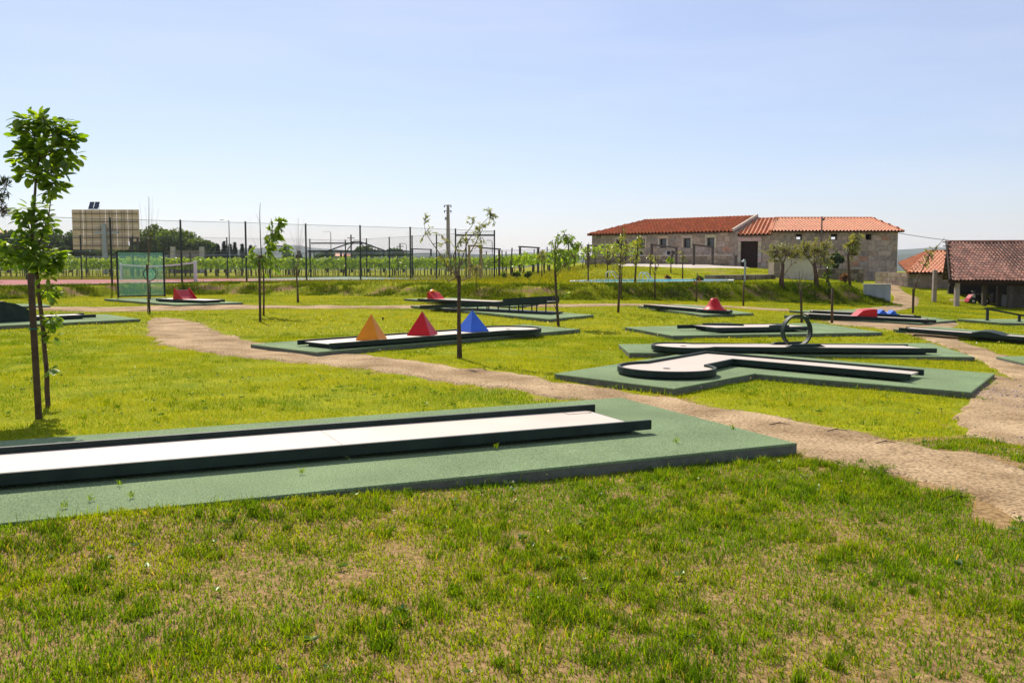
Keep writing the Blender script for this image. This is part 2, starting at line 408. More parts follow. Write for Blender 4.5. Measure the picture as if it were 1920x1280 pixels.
# ------------------------------------------------------------------ gravel paths
PATHS = []
def resample(pts, step=.22):
    out = []
    for a, b_ in zip(pts[:-1], pts[1:]):
        k = max(1, int(math.hypot(b_[0] - a[0], b_[1] - a[1]) / step))
        for j in range(k): out.append((a[0] + (b_[0] - a[0]) * j / k, a[1] + (b_[1] - a[1]) * j / k))
    out.append((pts[-1][0], pts[-1][1])); return out
def path(upper, lower, mat='gravel_path', name='path', dz=.012, wob=.45):
    U = resample([G(*q) for q in upper]); W = resample([G(*q) for q in lower])
    N = int(max(len(U), len(W)) * 1.4)
    def par(P):
        P = np.array(P); d = np.r_[0, np.cumsum(np.hypot(*np.diff(P, axis=0).T))]; t = np.linspace(0, d[-1], N)
        return np.stack([np.interp(t, d, P[:, 0]), np.interp(t, d, P[:, 1])], 1)
    U = par(U); W = par(W); K = 9
    across = U - W; ln = np.maximum(np.hypot(across[:, 0], across[:, 1]), .05)[:, None]
    nU = (fbm(U[:, 0] * 2.2, U[:, 1] * 2.2, 51, 5) - .5)[:, None] * 2 * wob; nW = (fbm(W[:, 0] * 2.2, W[:, 1] * 2.2, 61, 5) - .5)[:, None] * 2 * wob
    U2 = U + across / ln * np.minimum(nU, .5 * ln); W2 = W - across / ln * np.minimum(nW, .5 * ln)
    PATHS.append([tuple(p) for p in U2] + [tuple(p) for p in W2[::-1]])
    t = (np.sin(np.linspace(-1, 1, K) * math.pi / 2) * .5 + .5)[None, :, None]
    P = W2[:, None, :] * (1 - t) + U2[:, None, :] * t
    # smooth surface (same relief as the ground sheet) a little proud, edges sinking in
    zz = H(P[..., 0], P[..., 1]) + (fbm(P[..., 0] * .8, P[..., 1] * .8, 3) - .5) * .05 + dz
    zz += dz * 1.5 * (1 - np.abs(np.linspace(-1, 1, K)) ** 4)[None, :] - (dz + .03) * np.abs(np.linspace(-1, 1, K))[None, :] ** 10
    V = np.concatenate([P, zz[..., None]], -1).reshape(-1, 3)
    ii = (np.arange(N - 1)[:, None] * K + np.arange(K - 1)[None, :]).ravel()
    T = np.concatenate([np.stack([ii, ii + 1, ii + K + 1], 1)[:, ::-1], np.stack([ii, ii + K + 1, ii + K], 1)[:, ::-1]])
    o = npmesh(name, mat, V, T, np.ones((len(V), 3)), kind='structure'); return o
path([(290, 596), (330, 598), (372, 606), (402, 620), (470, 638), (560, 652), (700, 668), (850, 688), (1000, 709), (1200, 740), (1400, 768), (1560, 799), (1800, 850), (1920, 880), (2100, 925), (2450, 1010), (2900, 1120)],
     [(276, 606), (274, 628), (300, 648), (420, 666), (560, 681), (700, 694), (850, 719), (1000, 739), (1140, 762), (1300, 800), (1440, 848), (1560, 872), (1700, 903), (1800, 932), (1920, 978), (2020, 1030), (2300, 1200), (2700, 1430)])
path([(60, 575), (200, 576), (400, 571), (500, 573), (700, 574), (850, 572), (1000, 572), (1200, 570), (1360, 574), (1480, 580)],
     [(60, 582), (200, 585), (400, 581), (500, 578), (700, 579), (850, 578), (1000, 577), (1200, 574), (1360, 577), (1480, 584)], wob=.3)
path([(1692, 528), (1690, 540), (1700, 552), (1725, 560), (1722, 572), (1700, 580), (1650, 590), (1600, 600), (1720, 600), (1800, 606), (1790, 618), (1800, 640), (1870, 662), (1920, 680), (2050, 715), (2450, 800)],
     [(1640, 524), (1660, 540), (1676, 556), (1672, 572), (1600, 580), (1560, 590), (1540, 600), (1560, 610), (1640, 615), (1690, 622), (1745, 641), (1800, 660), (1850, 686), (1905, 712), (2050, 760), (2450, 850)], wob=.3)
path([(1868, 704), (1900, 712), (1960, 725), (2050, 745), (2200, 780), (2650, 870)], [(1815, 742), (1790, 780), (1800, 815), (1920, 838), (2090, 880), (2600, 985)], wob=.55)
path([(1180, 495.5), (1300, 496.5), (1400, 497), (1500, 499)], [(1150, 500), (1300, 503.5), (1400, 505), (1500, 508)], mat='asphalt_pale', name='road', wob=.05, dz=.03)
path([(1780, 561), (1920, 565), (2000, 567)], [(1780, 564), (1920, 568), (2000, 570)], wob=.2)

bare = bare + .5 * smooth((XX - 5) / 3) * smooth((21 - XX) / 4) * smooth((YY - 60) / 4) * smooth((76 - YY) / 6) * (fbm(XX * .5, YY * .6, 57) * 1.6 - .3)
near_p = np.full(XX.shape, 9.0); sel = (YY > 3) & (YY < 45) & (np.abs(XX) < 30); px_, py_ = XX[sel], YY[sel]
for P_ in PATHS[:4]:
    Q_ = np.array(P_)[::2]
    for q0 in range(0, len(Q_), 60):
        d_ = np.sqrt((px_[:, None] - Q_[None, q0:q0 + 60, 0]) ** 2 + (py_[:, None] - Q_[None, q0:q0 + 60, 1]) ** 2).min(1)
        near_p[sel] = np.minimum(near_p[sel], d_)
bare = bare + .42 * np.exp(-(near_p / .45) ** 2)
ba.data.foreach_set('value', bare.astype(np.float32).ravel())

# ------------------------------------------------------------------ slabs and lanes
SLABS = []
def slab(pts, label, top=.10, h=.26):
    c = [sum(p[0] for p in pts) / len(pts), sum(p[1] for p in pts) / len(pts)]
    if sum((pts[i][0] * pts[(i + 1) % len(pts)][1] - pts[(i + 1) % len(pts)][0] * pts[i][1]) for i in range(len(pts))) < 0: pts = pts[::-1]
    SLABS.append([(p[0], p[1]) for p in pts])
    t = thing('base_slab', label, 'slab', (c[0], c[1], float(low(c[0]))), 'green felted slabs under the minigolf lanes')
    def ring(z, ins):
        out = []
        for p in pts:
            d = Vector((c[0] - p[0], c[1] - p[1])).normalized() * ins
            out.append((p[0] + d.x, p[1] + d.y, float(low(p[0])) + z))
        return out
    m = MB(); m.prism(ring(top - h, 0), ring(top - .022, 0)); m.build('concrete_base', 'concrete', t)
    m = MB(); a, b_, c_ = ring(top - .021, -.004), ring(top - .008, -.004), ring(top, .012)
    k = len(a); i = m.vs(a); j = m.vs(b_); q = m.vs(c_); m.f.append(tuple(range(i + k - 1, i - 1, -1))); m.f.append(tuple(range(q, q + k)))
    for e in range(k):
        m.f.append((i + e, i + (e + 1) % k, j + (e + 1) % k, j + e)); m.f.append((j + e, j + (e + 1) % k, q + (e + 1) % k, q + e))
    m.build('felt_cover', 'turf_felt', t)
    return t
def sweep(m, pts, w, z0, z1, closed=False, zf=None):
    """box section of width w centred on a 2-D polyline, from z0 to z1 above the lawn"""
    zf = zf or (lambda x, y: float(low(x)))
    n_ = len(pts); P = [Vector((p[0], p[1])) for p in pts]; Ls, Rs = [], []
    for k in range(n_):
        if closed: d0 = (P[k] - P[k - 1]); d1 = (P[(k + 1) % n_] - P[k])
        else: d0 = P[k] - P[max(k - 1, 0)]; d1 = P[min(k + 1, n_ - 1)] - P[k]
        if d0.length < 1e-6: d0 = d1
        if d1.length < 1e-6: d1 = d0
        d0.normalize(); d1.normalize(); a = Vector((-d0.y, d0.x)); b_ = Vector((-d1.y, d1.x)); mt = (a + b_)
        mt.normalize(); s_ = w / 2 / max(.4, mt.dot(a)); Ls.append(P[k] + mt * s_); Rs.append(P[k] - mt * s_)
    idx = []
    for k in range(n_):
        z = zf(P[k].x, P[k].y)
        idx.append(m.vs([(Rs[k].x, Rs[k].y, z + z0), (Ls[k].x, Ls[k].y, z + z0), (Ls[k].x, Ls[k].y, z + z1), (Rs[k].x, Rs[k].y, z + z1)]))
    rr = range(n_ if closed else n_ - 1)
    for k in rr:
        a, b_ = idx[k], idx[(k + 1) % n_]
        for j in range(4): m.f.append((a + j, a + (j + 1) % 4, b_ + (j + 1) % 4, b_ + j))
    if not closed:
        m.f.append(tuple(idx[0] + j for j in range(4))[::-1]); m.f.append(tuple(idx[-1] + j for j in range(4)))
def sheet(m, poly, z0, z1):
    if sum((poly[i][0] * poly[(i + 1) % len(poly)][1] - poly[(i + 1) % len(poly)][0] * poly[i][1]) for i in range(len(poly))) < 0: poly = poly[::-1]
    m.prism([(p[0], p[1], float(low(p[0])) + z0) for p in poly], [(p[0], p[1], float(low(p[0])) + z1) for p in poly])
class Frame:
    def __init__(s, o, d): s.o = Vector((o[0], o[1])); s.u = Vector((d[0], d[1])).normalized(); s.n = Vector((-s.u.y, s.u.x))
    def __call__(s, a, b_): p = s.o + s.u * a + s.n * b_; return (p.x, p.y)
def lane(fr, Ln, w, label, circ=0, S=.10, panels=None, lip=.1, start_ext=.15, hole=True, trapz=False, wall=.04):
    """straight lane from u=0 (open tee) to u=Ln, optionally ending in a round target of radius circ"""
    c = fr(Ln / 2, 0)
    t = thing('putting_lane', label, 'minigolf lane', (c[0], c[1], float(low(c[0])) + S), 'minigolf lanes')
    h = w / 2; top = S + .13; rt = .045; zs = top - wall
    body = Ln - (circ + math.sqrt(max(circ * circ - h * h, 0))) if circ else Ln
    panels = panels or max(1, round(body / 1.6))
    cuts = panels if isinstance(panels, list) else [k / panels for k in range(panels + 1)]
    for k in range(len(cuts) - 1):
        a, b_ = body * cuts[k] + (.0025 if k else 0), body * cuts[k + 1] - .0025
        m = MB(); sheet(m, [fr(a, -h), fr(b_, -h), fr(b_, h), fr(a, h)], zs - .03, zs); m.build('panel', 'lane_white', t)
    if circ:
        cx = Ln - circ; a0 = math.asin(h / circ)
        arc = [(cx - circ * math.cos(a0 + (2 * math.pi - 2 * a0) * j / 32), -circ * math.sin(a0 + (2 * math.pi - 2 * a0) * j / 32)) for j in range(33)]
        m = MB(); sheet(m, [fr(*q) for q in arc], zs - .03, zs); m.build('panel', 'lane_white', t)
        ro = circ + rt / 2
        m = MB(); sweep(m, [fr(cx - ro * math.cos(a0 + (2 * math.pi - 2 * a0) * j / 36), -ro * math.sin(a0 + (2 * math.pi - 2 * a0) * j / 36)) for j in range(37)], rt, S + .03, top); m.build('round_rail', 'rail_green', t, bevel=.006)
        if hole:
            m = MB(); sheet(m, [fr(cx + .06 * math.cos(j * math.pi / 8), .06 * math.sin(j * math.pi / 8)) for j in range(16)], zs, zs + .004); m.build('cup', 'black_hole', t)
    for sgn in (-1, 1):
        m = MB(); sweep(m, [fr(-start_ext, sgn * (h + rt / 2 + .001)), fr(body, sgn * (h + rt / 2 + .001))], rt, S + .03, top)
        m.build('rail', 'rail_green', t, bevel=.006)
    m = MB(); sweep(m, [fr(-.01, -h + .01), fr(-.01, h - .01)], .02, zs - .035, zs - .003); m.build('front_edge', 'rail_green', t)
    k = max(2, round(Ln / 1.3))
    for j in range(k):
        u_ = .12 + (body - .24) * j / (k - 1)
        m = MB(); sweep(m, [fr(u_, -h + .03), fr(u_, h - .03)], .08, S + .0005, zs - .031); m.build('cross_bearer', 'dark_steel', t)
    return t
def u_px(fr, px):
    k = (px - 960) / F_PX; return (k * fr.o.y - fr.o.x) / (fr.u.x - k * fr.u.y)
def quarter(a, b_, f): return (a[0] + (b_[0] - a[0]) * f, a[1] + (b_[1] - a[1]) * f)

# --- hole A, nearest
S = .12
dA = (A_EDGE1 - A_EDGE0).to_2d().normalized(); nA = Vector((-dA.y, dA.x))
a1, a2 = A_EDGE1.to_2d(), L(1165, 745, S).to_2d()
slab([a1, a2, a2 - dA * 11.2, a1 - dA * 12], 'large green felted slab nearest the camera running out of the left edge', S)
tipN, tipF = L(1222, 787, S + .13).to_2d(), L(1113, 757, S + .13).to_2d()
mid = (tipN + tipF) / 2; wA = abs((tipF - tipN).dot(nA)) - .09
frA = Frame(mid - dA * .12, -dA)
tA = lane(frA, 9.0, wA, 'long straight white lane nearest the camera on the large slab', S=S, panels=[0, .343, 1.0], start_ext=.12, wall=.06)
m = MB(); c0 = .32
hw_ = wA / 2
for (p, q) in (((.03, -hw_ + .01), (.03, -hw_ + .18)), ((.03, -hw_ + .18), (.33, -hw_ + .18)), ((.33, -hw_ + .18), (.33, -hw_ + .01))):
    sweep(m, [frA(*p), frA(*q)], .008, S + .071, S + .0735)
m.build('tee_mark', 'seam', tA)
m = MB(); u_ = 9.0 * 2 / 5
# --- hole B, pyramids
S = .10; Z = S + .13
slab([L(470, 645, S), L(595, 660, S), L(1088, 617, S), L(985, 608, S)], 'green slab carrying the lane with three coloured pyramids', S)
b0, b1 = L(572, 635.5, Z).to_2d(), L(627, 644, Z).to_2d(); e0 = L(993, 611.5, Z).to_2d()
sB = (b0 + b1) / 2
frB = Frame(sB, e0 - sB); LB = (e0 - sB).length
lane(frB, LB, 1.08, 'white lane with a rounded right end holding three pyramids', circ=.78, S=S, wall=.035)
def pyramid(px, py, apex, w, rz, mat, label, ed=None):
    q2 = frB(u_px(frB, px), .10 if 'blue' in label else -.14); p = Vector((q2[0], q2[1], float(low(q2[0])) + S + .095)); hh = at(px, apex, p.y).z - p.z
    q = Vector((p.x, p.y, p.z + .001))
    t = thing('pyramid', label, 'obstacle', q, 'pyramid obstacles on the lane')
    c, s_ = math.cos(rz), math.sin(rz); h = w / 2
    B = [Vector((q.x + x * c - y * s_, q.y + x * s_ + y * c, q.z)) for x, y in ((-h, -h), (h, -h), (h, h), (-h, h))]
    ap = q + Vector((0, 0, hh)); rim = [b_ + Vector((0, 0, .02)) for b_ in B]
    m = MB(); i = m.vs(B); j = m.vs(rim); m.f.append((i + 3, i + 2, i + 1, i))
    for k in range(4): m.f.append((i + k, i + (k + 1) % 4, j + (k + 1) % 4, j + k))
    a = m.vs([ap])
    for k in range(4): m.f.append((j + k, j + (k + 1) % 4, a))
    m.build('shell', mat, t, bevel=.006)
    m = MB(); f0, f1 = B[0], B[1]; o_ = (f0 - B[3]).normalized() * .004
    mid_ = (f0 + f1) / 2; m.beam(f0.lerp(f1, .25) + o_ + Vector((0, 0, .03)), f0.lerp(f1, .75) + o_ + Vector((0, 0, .03)), .012, .012); m.build('base_lip', mat, t)
pyramid(688, 629, 588, .51, math.radians(-14), 'yellow_paint', 'yellow pyramid, the leftmost of three on the lane')
pyramid(797, 622, 583, .55, math.radians(-14), 'red_paint', 'dark red pyramid between the yellow one and the blue one')
pyramid(891, 612, 581, .56, math.radians(42), 'blue_paint', 'blue pyramid, the rightmost of three on the lane')
# --- hole C, angled lane
slab([L(1040, 700, S), L(1265, 728, S), L(1415, 700, S), L(1820, 735, S), L(1865, 700, S), L(1330, 655, S)], 'angled green slab under the bent lane beside the gravel path', S)
cin = L(1375, 672, Z).to_2d(); cout = L(1335, 661, Z).to_2d(); eN = L(1698, 700, Z).to_2d(); eF = L(1727, 688, Z).to_2d()
d1 = (eN - cin).normalized(); n1 = Vector((-d1.y, d1.x))
wC = .92; rt = .045
cc = L(1250, 686, Z).to_2d(); RC = .74
eN = cin + d1 * (eN - cin).length; eF = eN + n1 * wC
d2 = (cc - (cin + cout) / 2).normalized(); n2 = Vector((-d2.y, d2.x))
if n2.dot(cout - cin) < 0: n2 = -n2
# outer corner where the two outer edges meet
def isect(p, d, q, e):
    den = d.x * e.y - d.y * e.x; t_ = ((q.x - p.x) * e.y - (q.y - p.y) * e.x) / den; return p + d * t_
cout = isect(eF, d1, cin + n2 * wC, d2)
armL = (cc - cin).dot(d2)
jin = cin + d2 * (armL - .5); jout = cout + d2 * ((cc - cout).dot(d2) - .5)
tC = thing('putting_lane', 'bent white lane with round left end on the angled slab', 'minigolf lane', (cin.x, cin.y, float(low(cin.x)) + S), 'minigolf lanes')
zs = S + .09
cut = cin + d1 * 1.4; cut2 = cut + n1 * wC; e3 = d1 * .004
m = MB(); sheet(m, [eN, eF, cut2 + e3, cut + e3], zs - .03, zs); m.build('panel', 'lane_white', tC)
m = MB(); sheet(m, [cut - e3, cut2 - e3, cout, cin], zs - .03, zs); m.build('panel', 'lane_white', tC)
ja, jb = cin + d2 * .004, cout + d2 * .004
# arm and round target as one panel
aL = math.atan2((jin - cc).y, (jin - cc).x)
a_in = math.atan2((cin + d2 * (armL - math.sqrt(RC ** 2 - (wC * .35) ** 2)) - cc).y, (cin + d2 * (armL - math.sqrt(RC ** 2 - (wC * .35) ** 2)) - cc).x)
def hitcirc(p, d):
    f = p - cc; b_ = f.dot(d); c_ = f.dot(f) - RC * RC; return p + d * (-b_ - math.sqrt(max(b_ * b_ - c_, 0)))
hi, ho = hitcirc(cin, d2), hitcirc(cout, d2)
ai, ao = math.atan2(hi.y - cc.y, hi.x - cc.x), math.atan2(ho.y - cc.y, ho.x - cc.x)
sp = (ao - ai) % (2 * math.pi)
if sp < math.pi: arcdir = -1; sp = 2 * math.pi - sp
else: arcdir = 1
arc = [(ai + arcdir * sp * k / 32) for k in range(33)]
m = MB(); sheet(m, [cin + d2 * .005, *[cc + Vector((math.cos(a), math.sin(a))) * RC for a in arc], cout + d2 * .005], zs - .03, zs); m.build('panel', 'lane_white', tC)
ro = RC + rt / 2
m = MB(); sweep(m, [cc + Vector((math.cos(a), math.sin(a))) * ro for a in arc], rt, S + .03, Z); m.build('round_rail', 'rail_green', tC, bevel=.006)
m = MB(); sweep(m, [eN - n1 * rt / 2 + d1 * .08, cin - n1 * rt / 2, hi - n2 * rt / 2], rt, S + .03, Z); m.build('rail', 'rail_green', tC, bevel=.006)
m = MB(); sweep(m, [eF + n1 * rt / 2 + d1 * .08, cout + n1 * rt / 2, ho + n2 * rt / 2], rt, S + .03, Z); m.build('rail', 'rail_green', tC, bevel=.006)
m = MB(); sheet(m, [cc + Vector((math.cos(j * .4), math.sin(j * .4))) * .06 for j in range(16)], zs, zs + .004); m.build('cup', 'black_hole', tC)
for k in range(4):
    p = eN.lerp(cin, .05 + .3 * k); m = MB(); sweep(m, [p + n1 * .04, p + n1 * (wC - .04)], .08, S + .0005, zs - .031); m.build('cross_bearer', 'dark_steel', tC)
m = MB(); sheet(m, [cc + Vector((math.cos(j * .4), math.sin(j * .4))) * (RC - .1) for j in range(16)], S + .0005, zs - .031); m.build('target_base', 'dark_steel', tC)
# --- hole D, loop
slab([L(1160, 645, S), L(1180, 661, S), L(1828, 669, S), L(1745, 643, S)], 'long green slab under the lane with the loop', S)
d0 = L(1718, 649, Z).to_2d(); dE = L(1231, 647, Z).to_2d()
frD = Frame(d0, dE - d0); LD = (dE - d0).length
lane(frD, LD, .84, 'white lane with a round left end running under the loop', circ=.60, S=S, wall=0.025)
lp = L(1495, 655, S + .09); uD = frD.u
def loop():
    p0 = Vector((*frD(u_px(frD, 1495), 0), float(low(lp.x)) + S + .09))
    r = .30; t = thing('loop', 'dark round loop the loop ring standing upright on its lane', 'obstacle', p0)
    m = MB(); N = 40; wd = .12
    rings = []
    sk = math.radians(-90)
    for k in range(N + 1):
        a = -math.pi / 2 + 2 * math.pi * k / N * .985
        off = -.05 + .1 * k / N
        row = []
        for rr_, bb in ((r, -wd / 2), (r, wd / 2), (r + .035, wd / 2), (r + .035, -wd / 2)):
            x = math.cos(a) * rr_; z = r + .03 + math.sin(a) * rr_; q = Vector((p0.x, p0.y)) + uD * x + frD.n * (bb + off)
            row.append((q.x, q.y, p0.z + z))
        rings.append(m.vs(row))
    for k in range(N):
        for j in range(4): m.f.append((rings[k] + j, rings[k + 1] + j, rings[k + 1] + (j + 1) % 4, rings[k] + (j + 1) % 4))
    m.f.append(tuple(rings[0] + j for j in range(4))); m.f.append(tuple(rings[-1] + j for j in range(4))[::-1])
    m.build('ring_band', 'rail_green', t)
    for sg in (-1, 1):
        m = MB(); P = []
        for x, z in ((-.5, 0), (.5, 0), (.32, .07), (-.32, .07)):
            q = Vector((p0.x, p0.y)) + uD * x + frD.n * (sg * .3); P.append(Vector((q.x, q.y, p0.z + z + .001)))
        nn = Vector((frD.n.x, frD.n.y, 0)) * .03; m.prism([q - nn for q in P], [q + nn for q in P]); m.build('side_cheek', 'rail_green', t)
loop()
# --- hole E, chicane
slab([L(1172, 613, S), L(1262, 629, S), L(1655, 623, S), L(1530, 605, S)], 'green slab behind the loop with the chicane lane', S)
f0 = L(1325, 611, Z).to_2d(); f1 = L(1492, 609, Z).to_2d()
frE = Frame(f0, f1 - f0); LE = (f1 - f0).length
tE = lane(frE, LE, 1.0, 'white lane with two wedge shaped side barriers behind the loop', S=S, wall=0.018, start_ext=.55, hole=False)
for (pa, nm) in (([(.35, .49), (1.5, .05), (1.55, .09), (1.1, .49)], 0), ([(1.9, -.49), (2.9, -.02), (2.95, -.06), (2.75, -.49)], 1)):
    m = MB(); sheet(m, [frE(*q) for q in pa], zs + .001, zs + .075); m.build('wedge_barrier', 'rail_green', tE)
# --- hole F, volcano
slab([L(1197, 573, S), L(1318, 590, S), L(1413, 587, S), L(1290, 571, S)], 'green slab under the lane with the red volcano', S)
v0 = L(1226, 571, Z).to_2d(); v1 = L(1365, 582, Z).to_2d(); frF = Frame(v0, v1 - v0); LF = (v1 - v0).length
lane(frF, LF, .8, 'narrow white lane leading to the red volcano cone', circ=.62, S=S, wall=0.012, hole=False)
q = frF(LF - .62, 0); zc = float(low(q[0])) + zs + .001
t = thing('volcano_cone', 'red flared volcano cone with a flat top on round rail', 'obstacle', (q[0], q[1], zc))
m = MB(); N = 24; prof = [(.47, 0), (.46, .02), (.33, .10), (.24, .22), (.17, .36), (.13, .44), (.10, .45), (.09, .40)]
rg = [m.vs([(q[0] + r * math.cos(2 * math.pi * j / N), q[1] + r * math.sin(2 * math.pi * j / N), zc + z) for j in range(N)]) for r, z in prof]
for a, b_ in zip(rg[:-1], rg[1:]):
    for j in range(N): m.f.append((a + j, a + (j + 1) % N, b_ + (j + 1) % N, b_ + j))
m.f.append(tuple(rg[-1] + j for j in range(N))); m.build('cone_shell', 'red_paint', t, smooth=True)
m = MB(); rg = [m.vs([(q[0] + .11 * math.cos(2 * math.pi * j / 16), q[1] + .11 * math.sin(2 * math.pi * j / 16), zc + z) for j in range(16)]) for z in (.445, .46)]
for j in range(16): m.f.append((rg[0] + j, rg[0] + (j + 1) % 16, rg[1] + (j + 1) % 16, rg[1] + j))
m.f.append(tuple(rg[1] + j for j in range(16))); m.build('top_rim', 'red_paint', t)
# --- hole G, red hump; hole H, blue waves
slab([L(1470, 591, S), L(1725, 606, S), L(1793, 600, S), L(1640, 590, S)], 'green slab under the lane with the red curved block', S)
g0 = L(1740, 598, Z).to_2d(); g1 = L(1511, 587, Z).to_2d(); frG = Frame(g0, g1 - g0); LG = (g1 - g0).length
lane(frG, LG, .8, 'white lane under the red curved block', S=S, wall=0.012, hole=False)
slab([L(1480, 582, S), L(1700, 597, S), L(1768, 597, S), L(1600, 580, S)], 'farther green slab under the lane with blue waves', S)
h0 = L(1715, 591, Z).to_2d(); h1 = L(1521, 581, Z).to_2d(); frH = Frame(h0, h1 - h0); LH = (h1 - h0).length
lane(frH, LH, .8, 'far white lane crossing the blue waves', S=S, wall=0.012, hole=False)
def extr(name, label, fr, u0, prof, w, mat, cat='obstacle', part='block', zb=None, under=True):
    """side profile (u, z) extruded across the lane; u along the lane from u0"""
    q = fr(u0, 0); z0 = float(low(q[0])) + (zs + .001 if zb is None else zb)
    t = thing(name, label, cat, (q[0], q[1], z0)); m = MB()
    P = [[(*fr(u0 + u, s_ * w / 2), z0 + z) for u, z in prof] for s_ in (-1, 1)]
    m.prism(P[0], P[1]); m.build(part, mat, t); return t, z0
ug = u_px(frG, 1640)
kG = abs(u_px(frG, 1597) - ug) / 1.08; pr = [(u * kG, z * 1.05) for u, z in [(0, 0), (0, .30), (.12, .31), (.45, .29), (.68, .25), (.80, .17), (.95, .07), (1.08, 0)]]
t, z0 = extr('curved_block', 'red curved block with a sloping left side across its lane', frG, ug, pr, .76, 'red_paint')
m = MB(); P = [(*frG(ug + .2, s_ * .382), z0) for s_ in (-1, 1)]
m.box((*frG(ug - .01, 0), z0 + .09), (.02, .3, .16), math.atan2(frG.u.y, frG.u.x)); m.build('tunnel_mouth', 'black_hole', t)
uh = u_px(frH, 1684)
up_ = [(u * 1.25 / 30, .012 + .17 * (math.sin(u / 30 * 6 * math.pi - math.pi / 2) * .5 + .5) * (1.0 if 3 < u < 27 else .8) + .05 * math.sin(u / 30 * math.pi)) for u in range(31)]
t, z0 = extr('wave_block', 'blue triple wave block across the far lane', frH, uh, [(0, 0)] + up_ + [(1.25, 0)], .74, 'blue_paint')
m = MB()
for s_ in (-1, 1): sweep(m, [frH(uh + u * .05, s_ * .385) for u in range(26)], .02, zs + .001, zs + .06)
m.build('side_rail', 'blue_paint', t)
# --- hole I, right; K corner slab; J banister
slab([L(1675, 617, S), L(1940, 640, S), L(2100, 645, S), L(1760, 612, S)], 'long green slab by the right edge with a dark bumped lane', S)
i0 = L(1702, 614, Z).to_2d(); i1 = L(1960, 633, Z).to_2d(); frI = Frame(i0, i1 - i0); LI = (i1 - i0).length
lane(frI, LI, .8, 'white lane leaving the frame at right with a dark bump', S=S, wall=0.012, hole=False)
ui = u_px(frI, 1818)
extr('bump', 'low dark green bump lying across the right hand lane', frI, ui, [(0, 0), (.2, .06), (.4, .1), (.6, .1), (.8, .06), (1.0, 0)], .86, 'rail_green')
slab([L(1868, 668, S), L(1930, 682, S), L(2040, 684, S), L(1950, 667, S)], 'green slab corner showing at the right edge of the path', S)
slab([L(1795, 598, S), L(1880, 605, S), L(2060, 608, S), L(1960, 598, S)], 'green slab under the sloping handrail at the right edge', S)
j0, j1 = L(1851, 601, S), L(1911, 603, S)
t = thing('ramp_rail', 'dark sloping rail on two posts at the right edge', 'minigolf lane', j0)
jt0, jt1 = at(1851, 579, j0.y), at(1911, 590, j1.y); dj = (jt1 - jt0)
for a, b_ in ((j0, jt0), (j1, jt1)):
    m = MB(); m.box(((a.x), a.y, (a.z + b_.z) / 2), (.09, .09, b_.z - a.z)); m.build('post', 'dark_steel', t)
    m = MB(); m.box((a.x, a.y, a.z + .008), (.2, .2, .015)); m.build('foot_plate', 'dark_steel', t)
m = MB(); m.beam(jt0 - dj * .08, jt1 + dj * .7, .07, .07); m.build('rail', 'rail_green', t)
# --- hole L, jump ramp
slab([L(770, 573, S), L(1030, 598, S), L(1113, 590, S), L(880, 573, S)], 'green slab under the raised dark ramp', S)
r0 = L(803, 575, S + .05); legs = [(903, 573.5, 582), (931, 571, 582.5), (973, 569, 584), (1000, 567.5, 585), (1015, 566, 587)]
lb = [L(x, b_, S) for x, _, b_ in legs]; lt = [at(x, t_, p.y) for (x, t_, _), p in zip(legs, lb)]
d3 = (lt[-1] - r0); u2 = Vector((d3.x, d3.y)).normalized(); nn = Vector((-u2.y, u2.x, 0))
t = thing('jump_ramp', 'raised dark green ramp climbing to the right on thin legs', 'minigolf lane', r0)
e_ = r0 + d3 * 1.09
m = MB(); m.beam(r0, e_, .62, .03); m.build('ramp_bed', 'lane_white', t)
for s_ in (-1, 1):
    m = MB(); o_ = nn * (.33 * s_); m.beam(r0 + o_ - d3 * .02, r0 + d3 * .4 + o_, .04, .12); m.beam(r0 + d3 * .4 + o_, e_ + o_, .04, .16); m.build('rail', 'rail_green', t)
    m = MB(); m.beam(r0 + d3 * .74 + nn * .37 * s_ + Vector((0, 0, .06)), e_ + nn * .37 * s_ + Vector((0, 0, .08)), .03, .22); m.build('side_board', 'rail_green', t)
for a, b_ in zip(lb, lt):
    f = (Vector((a.x, a.y)) - Vector((r0.x, r0.y))).dot(u2) / Vector((d3.x, d3.y)).length
    c_ = r0 + d3 * f
    for s_ in (-1, 1):
        m = MB(); q = c_ + nn * (.26 * s_); zg = float(low(q.x)) + S
        m.tube([(q.x, q.y, zg), (q.x, q.y, q.z - .03)], .022, 6); m.build('leg', 'dark_steel', t)
m = MB(); m.beam(L(840, 580, S) + Vector((0, 0, .03)), L(1045, 588, S) + Vector((0, 0, .03)), .75, .05); m.build('ramp_shadow_sheet', 'dark_steel', t)  # near-black sheet on the slab, standing in for the shadow below the ramp
# --- hole M, red slide
slab([L(757, 560, S), L(960, 574, S), L(1010, 570, S), L(850, 558, S)], 'thin green slab at the foot of the bank with the red slide', S)
m0 = L(948, 565, Z).to_2d(); m1 = L(797, 559, Z).to_2d(); frM = Frame(m0, m1 - m0); LM = (m1 - m0).length
lane(frM, LM, .8, 'white lane with the small red slide at the foot of the bank', S=S, wall=0.012, hole=False)
um = u_px(frM, 829)
pm = [(0, 0), (.18, .05), (.34, .14), (.48, .24), (.66, .34), (.72, .34), (.72, 0)]
t, z0 = extr('red_slide', 'small red slide with a yellow knob on top', frM, um, [(u * .85, z * .95) for u, z in pm], .6, 'red_paint')
m = MB(); q = frM(um + .6, 0); m.tube([(q[0], q[1], z0 + .32), (q[0], q[1], z0 + .38), (q[0], q[1], z0 + .44)], [.1, .13, .02], 10); m.build('knob', 'yellow_paint', t)
